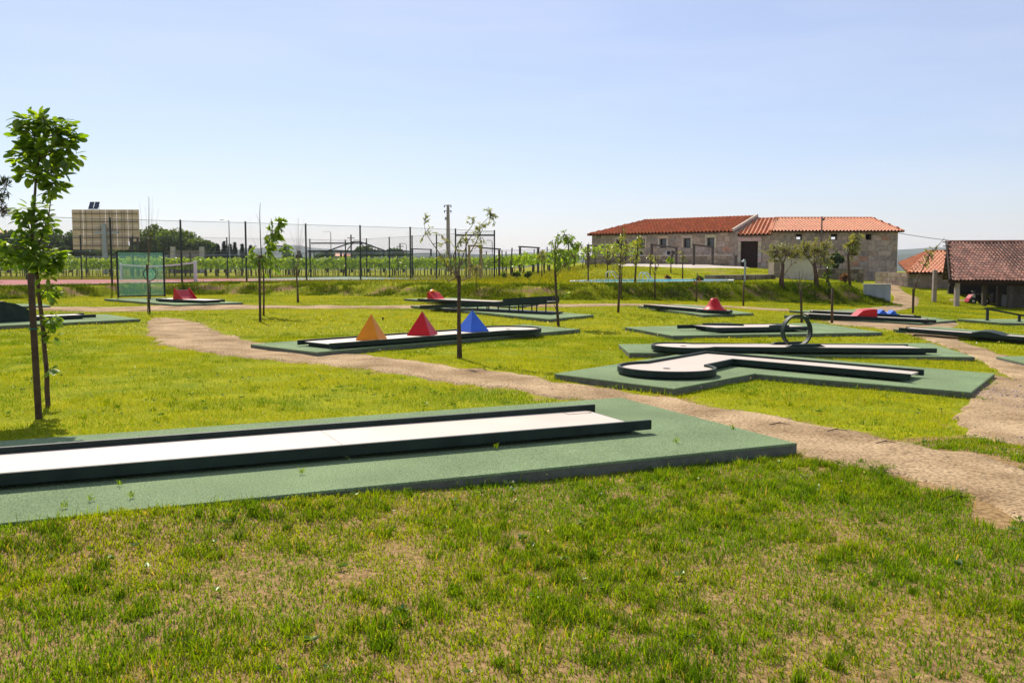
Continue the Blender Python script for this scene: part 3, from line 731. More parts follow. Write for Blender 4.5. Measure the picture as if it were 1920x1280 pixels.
# --- hole N, net target and red wedge
slab([L(195, 560, S), L(330, 571, S), L(456, 567, S), L(330, 557, S)], 'green slab behind the path carrying the net target', S)
n0 = L(398, 562, Z).to_2d(); n1_ = L(312, 559, Z).to_2d(); frN = Frame(n0, n1_ - n0); LN = (n1_ - n0).length
lane(frN, LN, 1.0, 'short white lane in front of the net with a red ramp', S=S, wall=0.012, hole=False)
un = u_px(frN, 356); kN = .5
t, z0 = extr('launch_ramp', 'red launch ramp with two pointed side fins by the net', frN, un, [(u * kN, z * .9) for u, z in [(0, 0), (.25, .05), (.6, .2), (.95, .46), (1.05, .46), (1.05, 0)]], .72, 'pink_paint', part='ramp')
for s_ in (-1, 1):
    m = MB(); P = [[(*frN(un + u * kN, s_ * .375 + o_), z0 + z * .9) for u, z in ((-.05, 0), (-.05, .03), (.98, .56), (1.06, .56), (1.25, 0))] for o_ in (-.012, .012)]
    m.prism(P[0], P[1]); m.build('side_fin', 'red_paint', t)
na, nb = L(222, 558, S), L(309, 556, S)
t = thing('target_net', 'upright green net in a dark square frame behind the lane', 'net', na)
zt = at(222, 471, na.y).z; za = na.z
A0, A1 = Vector((na.x, na.y, za)), Vector((nb.x, nb.y, za))
UP = Vector((0, 0, zt - za))
for p in (A0, A1): m = MB(); m.beam(p, p + UP, .07, .07); m.build('frame_post', 'dark_steel', t)
for p in (A0 + Vector((0, 0, .06)), A0 + UP): m = MB(); m.beam(p, p + (A1 - A0), .06, .06); m.build('frame_bar', 'dark_steel', t)
m = MB(); m.quad([A0 + Vector((0, 0, .09)), A1 + Vector((0, 0, .09)), A1 + UP * .98, A0 + UP * .98]); m.build('net_mesh', 'green_net', t)
nr = L(282, 560, S); t = thing('ring_target', 'dark ring on a thin pole in front of the green net', 'target', nr)
rc_ = at(281, 514, nr.y); m = MB(); m.tube([nr, Vector((nr.x, nr.y, rc_.z - .3))], .025, 6); m.build('pole', 'dark_steel', t)
m = MB(); m.tube([rc_ + Vector((math.cos(a) * .29, 0, math.sin(a) * .29)) for a in np.linspace(0, 2 * math.pi, 25)], .02, 6, False); m.build('ring', 'dark_steel', t)
m = MB(); m.tube([rc_ + Vector((0, .02, 0)), rc_ + Vector((0, .03, 0))], .26, 20); m.build('ring_net', 'green_net', t)
m = MB(); m.box((nr.x, nr.y, nr.z + .012), (.3, .3, .022)); m.build('base_plate', 'dark_steel', t)
# --- hole O, left hump
slab([L(-160, 618, S), L(263, 598, S), L(200, 589, S), L(-200, 600, S)], 'green slab at the left edge under the dark hump', S)
o0 = L(150, 588.5, Z).to_2d(); o1 = L(-120, 599, Z).to_2d(); frO = Frame(o0, o1 - o0); LO = (o1 - o0).length
lane(frO, LO, .86, 'white lane at the left edge running into the dark hump', S=S, wall=0.018, hole=False, start_ext=.3)
uo = u_px(frO, 66)
po = [(0, 0), (.1, .10), (.28, .28), (.5, .43), (.72, .53), (.95, .575), (1.0, .60), (1.9, .60), (1.95, .575), (2.2, .5), (2.6, .3), (2.9, 0)]
t, z0 = extr('bridge_hump', 'dark green rounded hump on the lane at the left edge', frO, uo, po, .95, 'rail_green', zb=S + .003)
slab([L(-20, 575, S), L(95, 573, S), L(80, 569, S), L(-20, 570, S)], 'small far slab beyond the dark hump at left', S)
# small marker peg in the lawn
pg = L(718, 601); t = thing('marker_peg', 'tiny dark peg standing alone in the lawn behind the pyramids', 'peg', pg)
m = MB(); m.tube([pg, pg + Vector((0, 0, .08))], .03, 8); m.build('peg_body', 'black_rubber', t)
m = MB(); m.tube([pg + Vector((0, 0, .08)), pg + Vector((0, 0, .1))], .038, 8); m.build('peg_cap', 'black_rubber', t)

# ------------------------------------------------------------------ buildings
def tint_stone():
    v = R(.70, 1.15); w = R(-.04, .08)
    if random.random() < .05: return (v * 1.15, v * .82, v * .68)
    if random.random() < .2: return (v * .82, v * .86, v * .92)
    return (v * (1 + w), v, v * (1 - w))
def roof_tiles(m, A, B, C, D, p=.29, course=.42, r=.085, tints=None, sag=0.0, jit=0.0):
    """barrel tiles on the plane with eave A->B and ridge D->C, ribs running up the slope"""
    A, B, C, D = map(Vector, (A, B, C, D)); eu = (B - A).normalized(); nrm = eu.cross(D - A).normalized()
    if nrm.z < 0: nrm = -nrm
    ev = nrm.cross(eu).normalized()
    if ev.z < 0: ev = -ev
    Lv = (D - A).dot(ev); uD, uC = (D - A).dot(eu), (C - A).dot(eu); LB_ = (B - A).length
    nc = max(1, round(Lv / course))
    for c in range(nc):
        v0, v1 = Lv * c / nc, Lv * (c + 1.12) / nc; v1 = min(v1, Lv)
        vm = (v0 + v1) / 2
        uL, uR = uD * vm / Lv, LB_ + (uC - LB_) * vm / Lv
        k0, k1 = math.floor(uL / p), math.ceil(uR / p)
        for k in range(k0, k1):
            ua, ub = max(k * p, uL), min((k + 1) * p, uR)
            if ub - ua < .04: continue
            m.tint = tints() if tints else (1, 1, 1)
            j_ = R(-jit, jit); rows = []
            for v, lift in ((v0 - .02, .035), (v1, .0)):
                sg = sag * (math.sin(ua * .9) * .5 + math.sin(ua * .37 + 1.3 + v * .4) * .6)
                pts = []
                for q in range(7):
                    f = q / 6; u_ = ua + (ub - ua) * f
                    hgt = r * math.sin(math.pi * min(1, f / .62)) if f < .62 else -.35 * r * math.sin(math.pi * (f - .62) / .38)
                    pts.append(A + eu * u_ + ev * (v + j_) + nrm * (hgt + lift + sg + .02))
                rows.append(m.vs(pts))
            for q in range(6): m.f.append((rows[0] + q, rows[0] + q + 1, rows[1] + q + 1, rows[1] + q))
            fr_ = m.vs([Vector(m.v[rows[0] + q]) - nrm * .03 for q in range(7)])
            for q in range(6): m.f.append((fr_ + q, fr_ + q + 1, rows[0] + q + 1, rows[0] + q))
    m.tint = (1, 1, 1)
    return nrm
def wall_with_holes(m, P0, P1, z0, z1, th, holes):
    """wall from P0 to P1 (2-D), its outer face on that line, thickness th to the left; holes (u0,u1,za,zb)"""
    P0, P1 = Vector(P0), Vector(P1); d = (P1 - P0); Ln = d.length; d.normalize(); n_ = Vector((-d.y, d.x))
    us = sorted({0, Ln, *[h[0] for h in holes], *[h[1] for h in holes]}); zs_ = sorted({z0, z1, *[h[2] for h in holes], *[h[3] for h in holes]})
    for ua, ub in zip(us[:-1], us[1:]):
        for za, zb in zip(zs_[:-1], zs_[1:]):
            if any(h[0] <= ua + 1e-6 and ub <= h[1] + 1e-6 and h[2] <= za + 1e-6 and zb <= h[3] + 1e-6 for h in holes): continue
            q = [P0 + d * ua, P0 + d * ub, P0 + d * ub + n_ * th, P0 + d * ua + n_ * th]
            m.hexa([(x.x, x.y, za) for x in q] + [(x.x, x.y, zb) for x in q])
def stones(parent, P0, P1, z0f, z1, holes, hh=(.34, .48), ww=(.45, 1.15), proud=.03, mat='stone', name='stone', limit=300, tint=tint_stone):
    P0, P1 = Vector(P0), Vector(P1); d = (P1 - P0); Ln = d.length; d.normalize(); n_ = Vector((d.y, -d.x))
    z = z1; cnt = 0
    while z > z0f + .1 and cnt < limit:
        h = R(*hh); zb = z - h; u = R(-.4, 0)
        while u < Ln and cnt < limit:
            w = R(*ww); a, b_ = max(u, .0), min(u + w, Ln); u += w
            if b_ - a < .12: continue
            for (ha, hb, hza, hzb) in holes:            # trim against openings
                if zb < hzb + .02 and z > hza - .02 and a < hb + .02 and b_ > ha - .02:
                    if a < ha - .1: b_ = min(b_, ha - .02)
                    elif b_ > hb + .1: a = max(a, hb + .02)
                    else: b_ = a
            if b_ - a < .1: continue
            g_ = .018; q = []
            pr = R(.4, 1) * proud
            for (uu, vv) in ((a + g_, zb + g_), (b_ - g_, zb + g_), (b_ - g_, z - g_), (a + g_, z - g_)):
                uu += R(-.02, .02); vv += R(-.02, .02); q.append((uu, vv))
            back = [P0 + d * uu - n_ * .01 for uu, vv in q]; frt = [P0 + d * (uu + (.012 if i in (0, 3) else -.012)) + n_ * pr for i, (uu, vv) in enumerate(q)]
            m = MB(); m.tint = tint()
            B_ = [(x.x, x.y, vv) for x, (uu, vv) in zip(back, q)]; F_ = [(x.x, x.y, vv) for x, (uu, vv) in zip(frt, q)]
            m.hexa(F_[::-1] + B_[::-1] if False else [F_[0], F_[1], B_[1], B_[0], F_[3], F_[2], B_[2], B_[3]])
            m.build(name, mat, parent); cnt += 1
        z = zb
def dressed(parent, P0, d, ua, ub, za, zb, out=.06, tint=None):
    n_ = Vector((d.y, -d.x)); q = [P0 + d * ua + n_ * out, P0 + d * ub + n_ * out, P0 + d * ub - n_ * .02, P0 + d * ua - n_ * .02]
    m = MB(); m.tint = tint or tuple(c * R(.9, 1.15) for c in (1, .97, .92)); m.hexa([(x.x, x.y, za) for x in q] + [(x.x, x.y, zb) for x in q]); m.build('stone', 'granite', parent)

# barn: three joined blocks along the hilltop
Y3 = 85.0
q3a, q3b = at(1445, 433, Y3), at(1684, 433, Y3); eave = q3a.z
q2a = at(1376, 440, 86.5); eave2 = eave - .33
q1a, q1b = at(1110, 441, 98.0), at(1378, 433, 86.4); eave1 = (q1a.z + q1b.z) / 2
def v2(p): return Vector((p.x, p.y))
def roof_edge(m, a, b_, r=.12): m.tube([a, b_], r, 7)
# right block
P0, P1 = v2(q3a), v2(q3b); base_r = -1.4; dp = 7.2
barn = thing('stone_barn', 'right block of the long stone barn with three small see through windows', 'barn', (P0.x, P0.y, -.5), 'blocks of the stone barn')
d = (P1 - P0).normalized(); n_ = Vector((-d.y, d.x)); Ln = (P1 - P0).length
def upx(px, Y): return ((px - 960) * Y / F_PX)
hol = []
for px in (1495, 1560.5, 1625):
    c = upx(px, Y3) - P0.x; hol.append((c - .27, c + .27, at(0, 450, Y3).z, at(0, 438.5, Y3).z))
m = MB(); wall_with_holes(m, P0, P1, base_r, eave, .55, hol); W_ = m.build('wall', 'mortar', barn)
stones(W_, P0, P1, -.9, eave - .02, [(h[0] - .0, h[1] + .0, h[2] - .02, h[3] + .02) for h in hol], limit=290)
m = MB(); P1b = P1 + n_ * dp; wall_with_holes(m, P1 + n_ * .55, P1b, base_r, eave, .55, []); wr = m.build('wall', 'mortar', barn)
hb = [(Ln - h[1] * 1.0 - .3, Ln - h[0] * 1.0 + .3, h[2] - .1, h[3] + .3) for h in hol]
# rear openings lie straight behind the front ones as seen from the lawn
hb = []
for px in (1496.5, 1561.5, 1630):
    c = upx(px, Y3 + dp - .55) - P0.x; hb.append((Ln - c - .30, Ln - c + .30, hol[0][2] - .12, hol[0][3] - .1))
m = MB(); wall_with_holes(m, P1b - n_ * .0 - d * .0, P0 + n_ * dp, base_r, eave, .5, hb); m.build('wall', 'mortar', barn)
for h in hol:
    f = MB()
    for (a, b_, za, zb) in ((h[0], h[0] + .06, h[2], h[3]), (h[1] - .06, h[1], h[2], h[3]), (h[0] + .06, h[1] - .06, h[3] - .06, h[3]), (h[0] + .06, h[1] - .06, h[2], h[2] + .06)):
        q = [P0 + d * a + n_ * .12, P0 + d * b_ + n_ * .12, P0 + d * b_ + n_ * .2, P0 + d * a + n_ * .2]
        f.hexa([(x.x, x.y, za) for x in q] + [(x.x, x.y, zb) for x in q])
    f.build('window_frame', 'window_frame', barn)
ov = .35; zr = at(0, 409, Y3 + dp / 2).z
rise = zr - eave
e0 = Vector((P0.x - .1, P0.y - ov, eave - .02)); e1 = Vector((P1.x + ov, P1.y - ov, eave - .02))
rl = Vector((upx(1450, Y3 + dp / 2), P0.y + dp / 2, zr)); rr_ = Vector((upx(1630, Y3 + dp / 2), P1.y + dp / 2, zr))
k0 = Vector((e0.x, P0.y + dp + ov, eave - .02)); k1 = Vector((e1.x, P1.y + dp + ov, eave - .02))
def terr_tint():
    v = R(.87, 1.13); return (v, v * R(.92, 1.08), v * R(.9, 1.1))
def solid_roof(parent, quads, th=.1, mat='dark_wood', name='roof_deck'):
    m = MB()
    for q in quads:
        q = [Vector(x) for x in q]; m.prism([x - Vector((0, 0, th)) for x in q], q)
    return m.build(name, mat, parent)
rf = solid_roof(barn, [(e0, e1, rr_, rl), (e1, k1, rr_), (k1, k0, rl, rr_)])
m = MB(); roof_tiles(m, e0, e1, rr_, rl, p=.30, tints=terr_tint); m.build('roof_tiles', 'tile', rf, kind='stuff')
m = MB(); roof_tiles(m, e1, k1, rr_ + Vector((0, .001, 0)), rr_, p=.30, tints=terr_tint); m.build('roof_tiles', 'tile', rf, kind='stuff')
m = MB(); roof_edge(m, rl, rr_); roof_edge(m, rr_, e1); roof_edge(m, rr_, k1); roof_edge(m, rl, e0); m.build('ridge_tiles', 'tile', rf)
# drainpipe-like mast on the facade
m = MB(); c = upx(1532, Y3); m.tube([(c, Y3 - .75, at(0, 456, Y3).z), (c, Y3 - .75, at(0, 407, Y3).z)], .07, 6); o_ = m
mast = thing('wall_mast', 'thin dark mast rising in front of the right barn roof', 'mast', (c, Y3 - .75, at(0, 530, Y3).z))
m = MB(); m.tube([(c, Y3 - .75, Hz(c, Y3 - .75) - .1), (c, Y3 - .75, at(0, 406, Y3 - .75).z)], [.09, .06], 6); m.build('pole', 'board_steel', mast)
m = MB(); m.box((c + .1, Y3 - .72, at(0, 412, Y3).z), (.22, .2, .2)); m.build('bracket', 'board_steel', mast)
# left block
P0, P1 = v2(q1a), v2(q1b); d = (P1 - P0).normalized(); n_ = Vector((-d.y, d.x)); Ln = (P1 - P0).length
barn1 = thing('stone_barn', 'left block of the long stone barn with a row of narrow windows', 'barn', (P0.x, P0.y, 1.0), 'blocks of the stone barn')
def u_at(px, P0, d):
    k = (px - 960) / F_PX; return (k * P0.y - P0.x) / (d.x - k * d.y)
hol = []
for px in (1161, 1202, 1242, 1287, 1331):
    c = u_at(px, P0, d); yy = P0.y + d.y * c; hol.append((c - .40, c + .40, at(0, 465, yy).z, at(0, 447.5, yy).z))
zt_ = sum(h[3] for h in hol) / 5; zb_ = sum(h[2] for h in hol) / 5; hol = [(h[0], h[1], zb_, zt_) for h in hol]
m = MB(); wall_with_holes(m, P0, P1, .2, eave1, .55, hol); W_ = m.build('wall', 'mortar', barn1)
stones(W_, P0, P1, 1.7, eave1 - .02, [(h[0] - .22, h[1] + .22, h[2] - .1, h[3] + .34) for h in hol], limit=270)
for h in hol:
    dressed(W_, P0, d, h[0] - .22, h[1] + .22, h[3] + .02, h[3] + .32); dressed(W_, P0, d, h[0] - .2, h[0] - .01, h[2], h[3]); dressed(W_, P0, d, h[1] + .01, h[1] + .2, h[2], h[3])
for i_, h in enumerate(hol):
    f = MB()
    for (a, b_, za, zb) in ((h[0], h[0] + .07, h[2], h[3]), (h[1] - .07, h[1], h[2], h[3]), (h[0] + .07, h[1] - .07, h[3] - .07, h[3]), (h[0] + .07, h[1] - .07, h[2], h[2] + .07)):
        q = [P0 + d * a + n_ * .16, P0 + d * b_ + n_ * .16, P0 + d * b_ + n_ * .24, P0 + d * a + n_ * .24]
        f.hexa([(x.x, x.y, za) for x in q] + [(x.x, x.y, zb) for x in q])
    fo = f.build('window_frame', 'window_frame', barn1)
    tl_ = .03 if i_ == 3 else 0
    q = [P0 + d * (h[0] + .07) + n_ * .20, P0 + d * (h[1] - .07) + n_ * (.20 + tl_)]
    g_ = MB(); w2 = n_ * .012; g_.hexa([(x.x, x.y, h[2] + .07) for x in (q[0], q[1], q[1] + w2, q[0] + w2)] + [(x.x, x.y, h[3] - .07) for x in (q[0], q[1], q[1] + w2, q[0] + w2)]); g_.build('pane', 'window_glass', fo)
dp1 = 7.6; zr1 = at(0, 408, 88 + dp1 / 2).z
m = MB(); Pc, Pd = P1 + n_ * dp1, P0 + n_ * dp1
wall_with_holes(m, P1 + n_ * .55, Pc, .2, eave1 + .1, .5, []); wall_with_holes(m, Pc, Pd, .2, eave1, .5, []); wall_with_holes(m, Pd - n_ * .5, P0 + n_ * .55, .2, eave1, .5, []); m.build('wall', 'mortar', barn1)
def P3(p, z): return Vector((p.x, p.y, z))
e0 = P3(P0 - n_ * .35 - d * .35, eave1); e1 = P3(P1 - n_ * .35, eave1); r1 = P3(P1 + n_ * dp1 / 2, zr1); r0_ = P3(P0 + n_ * dp1 / 2 + d * 4.0, zr1)
k0 = P3(P0 + n_ * (dp1 + .35) - d * .35, eave1); k1 = P3(P1 + n_ * (dp1 + .35), eave1)
rf = solid_roof(barn1, [(e0, e1, r1, r0_), (k1, k0, r0_, r1), (k0, e0, r0_)])
m = MB(); roof_tiles(m, e0, e1, r1, r0_, p=.40, course=.5, r=.13, tints=terr_tint); m.build('roof_tiles', 'tile', rf, kind='stuff')
m = MB(); roof_edge(m, r0_, r1); roof_edge(m, r0_, e0); m.build('ridge_tiles', 'tile', rf)
m = MB()   # raised gable coping at the right end of the left block
for a, b_ in ((e1 + Vector((0, 0, .1)), r1 + Vector((0, 0, .1))),): m.beam(a, b_, .2, .24)
m.build('gable_coping', 'granite', barn1)
m = MB(); m.prism([P3(P1 + d * .02, .3), P3(Pc + d * .02, .3), P3(Pc + d * .02, eave1), P3(P1 + n_ * dp1 / 2 + d * .02, zr1 - .1), P3(P1 + d * .02, eave1)], [P3(P1 + d * .32, .3), P3(Pc + d * .32, .3), P3(Pc + d * .32, eave1), P3(P1 + n_ * dp1 / 2 + d * .32, zr1 - .1), P3(P1 + d * .32, eave1)]); m.build('gable', 'mortar', barn1)
# middle block with the dark door
Pa, Pb = P1 + d * .34, v2(q3a) - Vector((.01, 0)); d = (Pb - Pa).normalized(); n_ = Vector((-d.y, d.x)); Ln = (Pb - Pa).length
barn2 = thing('stone_barn', 'low middle block of the stone barn with a dark wooden door', 'barn', (Pa.x, Pa.y, 1.0), 'blocks of the stone barn')
ca, cb = u_at(1387, Pa, d), u_at(1419, Pa, d); zd0, zd1 = at(0, 491.5, 86).z, at(0, 452.5, 86).z
hd = [(ca, cb, .0, zd1)]
m = MB(); wall_with_holes(m, Pa, Pb, .0, eave2, .55, hd); W_ = m.build('wall', 'mortar', barn2)
stones(W_, Pa, Pb, 1.2, eave2 - .02, [(ca - .3, cb + .3, 0, zd1 + .4)], limit=120)
dressed(W_, Pa, d, ca - .3, cb + .3, zd1 + .02, zd1 + .38)
for k in range(4):
    za = zd0 + (zd1 - zd0) * k / 4; zb = zd0 + (zd1 - zd0) * (k + 1) / 4 - .02
    dressed(W_, Pa, d, max(.01, ca - .3), ca - .01, za, zb); dressed(W_, Pa, d, cb + .01, cb + .3, za, zb)
m = MB(); q = [Pa + d * (ca + .005) + n_ * .22, Pa + d * (cb - .005) + n_ * .22, Pa + d * (cb - .005) + n_ * .3, Pa + d * (ca + .005) + n_ * .3]
m.hexa([(x.x, x.y, .01) for x in q] + [(x.x, x.y, zd1 - .005) for x in q]); dr = m.build('door', 'dark_wood', barn2)
for k in range(7):
    a, b_ = ca + .01 + (cb - ca - .02) * k / 7 + .008, ca + .01 + (cb - ca - .02) * (k + 1) / 7 - .008
    q = [Pa + d * a + n_ * .20, Pa + d * b_ + n_ * .20, Pa + d * b_ + n_ * .219, Pa + d * a + n_ * .219]
    m = MB(); m.hexa([(x.x, x.y, .5) for x in q] + [(x.x, x.y, zd1 - .01) for x in q]); m.build('plank', 'dark_wood', dr)
dp2 = 7.0; zr2 = at(0, 411, 86 + 3.5).z
e0 = P3(Pa - n_ * .35, eave2); e1 = P3(Pb - n_ * .35 + d * .1, eave2 + .05); r1 = P3(Pb + n_ * dp2 / 2, zr2); r0_ = P3(Pa + n_ * dp2 / 2, zr2)
k0 = P3(Pa + n_ * dp2, eave2); k1 = P3(Pb + n_ * dp2, eave2)
rf = solid_roof(barn2, [(e0, e1, r1, r0_), (k1, k0, r0_, r1)])
m = MB(); roof_tiles(m, e0, e1, r1, r0_, p=.36, course=.5, r=.115, tints=terr_tint); m.build('roof_tiles', 'tile', rf, kind='stuff')
m = MB(); roof_edge(m, r0_, r1); m.build('ridge_tiles', 'tile', rf)
m = MB(); wall_with_holes(m, Pb + n_ * dp2, Pa + n_ * dp2, .0, eave2, .4, []); m.build('wall', 'mortar', barn2)
# low dry stone wall in front of the left block and AC units on it
wa, wb = at(1097, 480, 92.5), at(1366, 480, 82.5); zt_ = (wa.z + wb.z) / 2
lw = thing('low_stone_wall', 'low dry stone wall in front of the left barn block', 'wall', (wa.x, wa.y, 1.2))
m = MB(); wall_with_holes(m, v2(wa), v2(wb), .6, zt_, .5, []); W_ = m.build('core', 'rubble', lw)
stones(W_, v2(wa), v2(wb), zt_ - .95, zt_ - .01, [], hh=(.25, .36), ww=(.4, .95), mat='rubble', tint=lambda: (lambda v: (v, v * .97, v * .9))(R(.7, 1.5)), limit=110)
m = MB(); dd = (v2(wb) - v2(wa)).normalized(); nd = Vector((-dd.y, dd.x)); q = [v2(wa) - nd * .06, v2(wb) - nd * .06, v2(wb) + nd * .52, v2(wa) + nd * .52]
m.hexa([(x.x, x.y, zt_ + .002) for x in q] + [(x.x, x.y, zt_ + .07) for x in q]); m.build('cap', 'granite', lw)
for px, nm in ((1203, 'left hand'), (1254, 'middle'), (1266, 'right hand')):
    p = at(px, 478, 91 - (px - 1203) * .045)
    t = thing('air_conditioner', f'{nm} pale air conditioning box behind the low stone wall', 'air conditioner', (p.x, p.y, zt_ + .07), 'air conditioners by the barn')
    m = MB(); m.box((p.x, p.y + .3, zt_ + .1), (.42, .35, .75)); m.build('cabinet', 'grey_plaster', t, bevel=.02)
    m = MB(); m.tube([(p.x, p.y + .12, zt_ + .3), (p.x, p.y + .10, zt_ + .3)], .18, 14); m.build('fan_grille', 'dark_steel', t)
# cream wall panel and rubble wall by the olive trees
c0, c1 = at(1462, 533, 64), at(1527, 534, 62.5); zt_ = at(0, 487, 63.2).z
t = thing('plastered_wall', 'cream plastered wall block beside the olive trees', 'wall', c0)
m = MB(); q = [v2(c0), v2(c1), v2(c1) + Vector((.2, 2.0)), v2(c0) + Vector((.2, 2.0))]; zb = -.6
m.hexa([(x.x, x.y, zb) for x in q] + [(x.x, x.y, zt_) for x in q]); m.build('wall_body', 'cream_plaster', t, bevel=.01)
m = MB(); q = [v2(c0) + Vector((-.06, -.06)), v2(c1) + Vector((.06, -.06)), v2(c1) + Vector((.26, 2.06)), v2(c0) + Vector((.14, 2.06))]
m.hexa([(x.x, x.y, zt_ + .002) for x in q] + [(x.x, x.y, zt_ + .07) for x in q]); m.build('cap', 'cream_plaster', t)
m = MB(); q = [v2(c0) + Vector((-.35, .2)), v2(c0) + Vector((-.012, .0)), v2(c0) + Vector((.1, 1.8)), v2(c0) + Vector((-.3, 1.8))]
m.hexa([(x.x, x.y, zb) for x in q] + [(x.x, x.y, zt_ - .12) for x in q]); m.build('stone_return', 'rubble', t)
for (pa, pb, ytop, ybt, Ya, Yb, lab) in ((1533, 1619, 500, 534, 66, 66, 'dark rubble stone wall right of the cream wall'), (1340, 1453, 513, 529, 60, 63, 'low dark stone terrace wall left of the cream wall')):
    A_, B_ = at(pa, ybt, Ya), at(pb, ybt, Yb); za = at(0, ytop + (4 if pa > 1500 else 3), Ya).z
    t = thing('rubble_wall', lab, 'wall', A_)
    m = MB(); wall_with_holes(m, v2(A_), v2(B_), -1.2, za, .9, []); W_ = m.build('core', 'rubble', t)
    stones(W_, v2(A_), v2(B_), za - 1.4, za - .01, [], hh=(.22, .36), ww=(.3, .7), proud=.08, mat='rubble', tint=lambda: (lambda v: (v, v * .98, v * .9))(R(.4, 1.1)), limit=80)
# grey plastered wall at the end of the bank
g0_, g1_ = L(1618, 570), L(1669, 572); zt_ = at(0, 534, g1_.y).z
t = thing('grey_wall', 'grey plastered garden wall at the right end of the bank', 'wall', g0_)
m = MB(); q = [v2(g0_), v2(g1_), v2(g1_) + Vector((.15, .35)), v2(g0_) + Vector((.15, .35))]; m.hexa([(x.x, x.y, g0_.z - .6) for x in q] + [(x.x, x.y, zt_) for x in q]); m.build('wall_body', 'grey_plaster', t, bevel=.01)
m = MB(); q = [v2(g0_) + Vector((-.05, -.05)), v2(g1_) + Vector((.05, -.05)), v2(g1_) + Vector((.2, .4)), v2(g0_) + Vector((.1, .4))]; m.hexa([(x.x, x.y, zt_ + .002) for x in q] + [(x.x, x.y, zt_ + .06) for x in q]); m.build('coping', 'pale_concrete', t)
# farmhouse outbuilding at right: orange roof, stone walls
YH = 72.0
h0, h1 = at(1703, 511, YH), at(1800, 511, YH); zg = h0.z - 2.6
t = thing('small_stone_house', 'small stone house with a bright orange tile roof behind the shed', 'house', (h0.x, h0.y, h0.z - 1.4))
hl = Vector((h0.x - 1.1, h0.y + 3.6))
m = MB(); wall_with_holes(m, v2(h0), v2(h1), zg, h0.z, .4, []); W_ = m.build('wall', 'mortar', t)
stones(W_, v2(h0), v2(h1), h0.z - 1.7, h0.z - .02, [], hh=(.3, .42), ww=(.4, .9), limit=60, tint=lambda: tuple(c * .85 for c in tint_stone()))
zgab = at(0, 492, YH + 3.6).z
m = MB(); wall_with_holes(m, hl, v2(h0), zg, h0.z, .4, []); W2 = m.build('wall', 'mortar', t)
stones(W2, hl, v2(h0), h0.z - 1.7, h0.z - .02, [], hh=(.28, .4), ww=(.35, .8), limit=40)
hr = at(1742, 471, YH + 3.4); hr2 = at(1830, 470, YH + 3.4)
e0 = Vector((h0.x - .15, h0.y - .3, h0.z)); e1 = Vector((h1.x, h1.y - .3, h1.z)); el = at(1685, 493, YH + 5.0)
k1 = Vector((h1.x, h1.y + 7, h1.z))
rf = solid_roof(t, [(e0, e1, hr2, hr), (el, e0, hr), (k1, el, hr, hr2)])
m = MB(); roof_tiles(m, e0, e1, hr2, hr, p=.29, course=.36, tints=terr_tint); m.build('roof_tiles', 'tile', rf, kind='stuff')
m = MB(); roof_tiles(m, el, e0, hr, hr, p=.29, course=.36, tints=terr_tint); m.build('roof_tiles', 'tile', rf, kind='stuff')
m = MB(); roof_edge(m, hr, hr2, .1); roof_edge(m, hr, e0, .1); roof_edge(m, hr, el, .1); m.build('ridge_tiles', 'tile', rf)
# open shed at the right edge
pf = G(1793.5, 574); pb_ = G(1782, 565)
YS = pf.y
s0, s1 = at(1784, 527, YS - .4), at(2060, 526, YS - .4); sr0 = at(1777, 453.5, YS + 4.6); sr1 = sr0 + (s1 - s0)
back_ = Vector((2 * (sr0.x - s0.x), 2 * (sr0.y - s0.y), 0))
zg = pf.z
t = thing('open_shed', 'open wooden shed under a weathered brown tile roof at right', 'shed', (pf.x + 3, pf.y + 2, zg))
rf = solid_roof(t, [(s0, s1, sr1, sr0), (s1 + back_, s0 + back_, sr0, sr1)], .12)
def old_tint():
    v = R(.55, 1.35); w = R(0, .35); return (v, v * (1 - .12 + w * .6), v * (.9 + w))
m = MB(); roof_tiles(m, s0, s1, sr1, sr0, p=.235, course=.36, r=.06, tints=old_tint, sag=.05, jit=.02); m.build('roof_tiles', 'tile_old', rf, kind='stuff')
m = MB(); roof_edge(m, sr0, sr1, .11); m.build('ridge_tiles', 'tile_old', rf)
m = MB(); m.beam(s0 + Vector((-.12, 0, .05)), sr0 + Vector((-.12, 0, .05)), .08, .2); m.build('barge_board', 'dark_wood', rf)
for k in range(9):
    f = (k + .5) / 9; p = s0.lerp(sr0, f); m = MB(); m.beam(p + Vector((-.35, 0, .12)), p + Vector((.15, 0, .12)), .06, .06); m.build('batten', 'grey_wood', rf)
for px, y0_, yo in ((1793.5, 574, 0), (1845, 574, 1.2), (1872, 574, 1.6), (1893, 574, .2), (1990, 576, 0)):
    x = upx(px, YS + yo); m = MB(); m.box((x, YS + yo, (zg - .3 + s0.z - .05) / 2), (.26, .26, s0.z - .05 - zg + .3)); m.build('post', 'pole_concrete' if yo == 0 else 'grey_wood', t, bevel=.015)
m = MB(); m.box((pf.x - .28, YS + 2.6, (zg + s0.z + .5) / 2), (.24, .24, s0.z + .8 - zg)); m.build('post', 'pole_concrete', t, bevel=.015)
m = MB(); m.beam(s0 + Vector((.1, .5, -.22)), s1 + Vector((0, .5, -.22)), .18, .18); m.build('eave_beam', 'dark_wood', t)
m = MB(); xw = upx(1835, YS + 8.4); wall_with_holes(m, (xw, YS + 8.4), (xw + 16, YS + 8.4), zg - .4, s0.z, .2, []); wall_with_holes(m, (upx(1783, YS + 8), YS + 8.4), (xw - .01, YS + 8.4), zg - .4, s0.z, .2, []); m.build('back_wall', 'shed_back_dark', t)
xw = upx(1898, YS + .6)
for k in range(24):
    m = MB(); m.box((xw + .22 * k, YS + .62 + R(-.02, .02), (zg - .1 + s0.z - .3) / 2), (.205, .03, s0.z - .2 - zg)); m.build('plank', 'grey_wood', t)
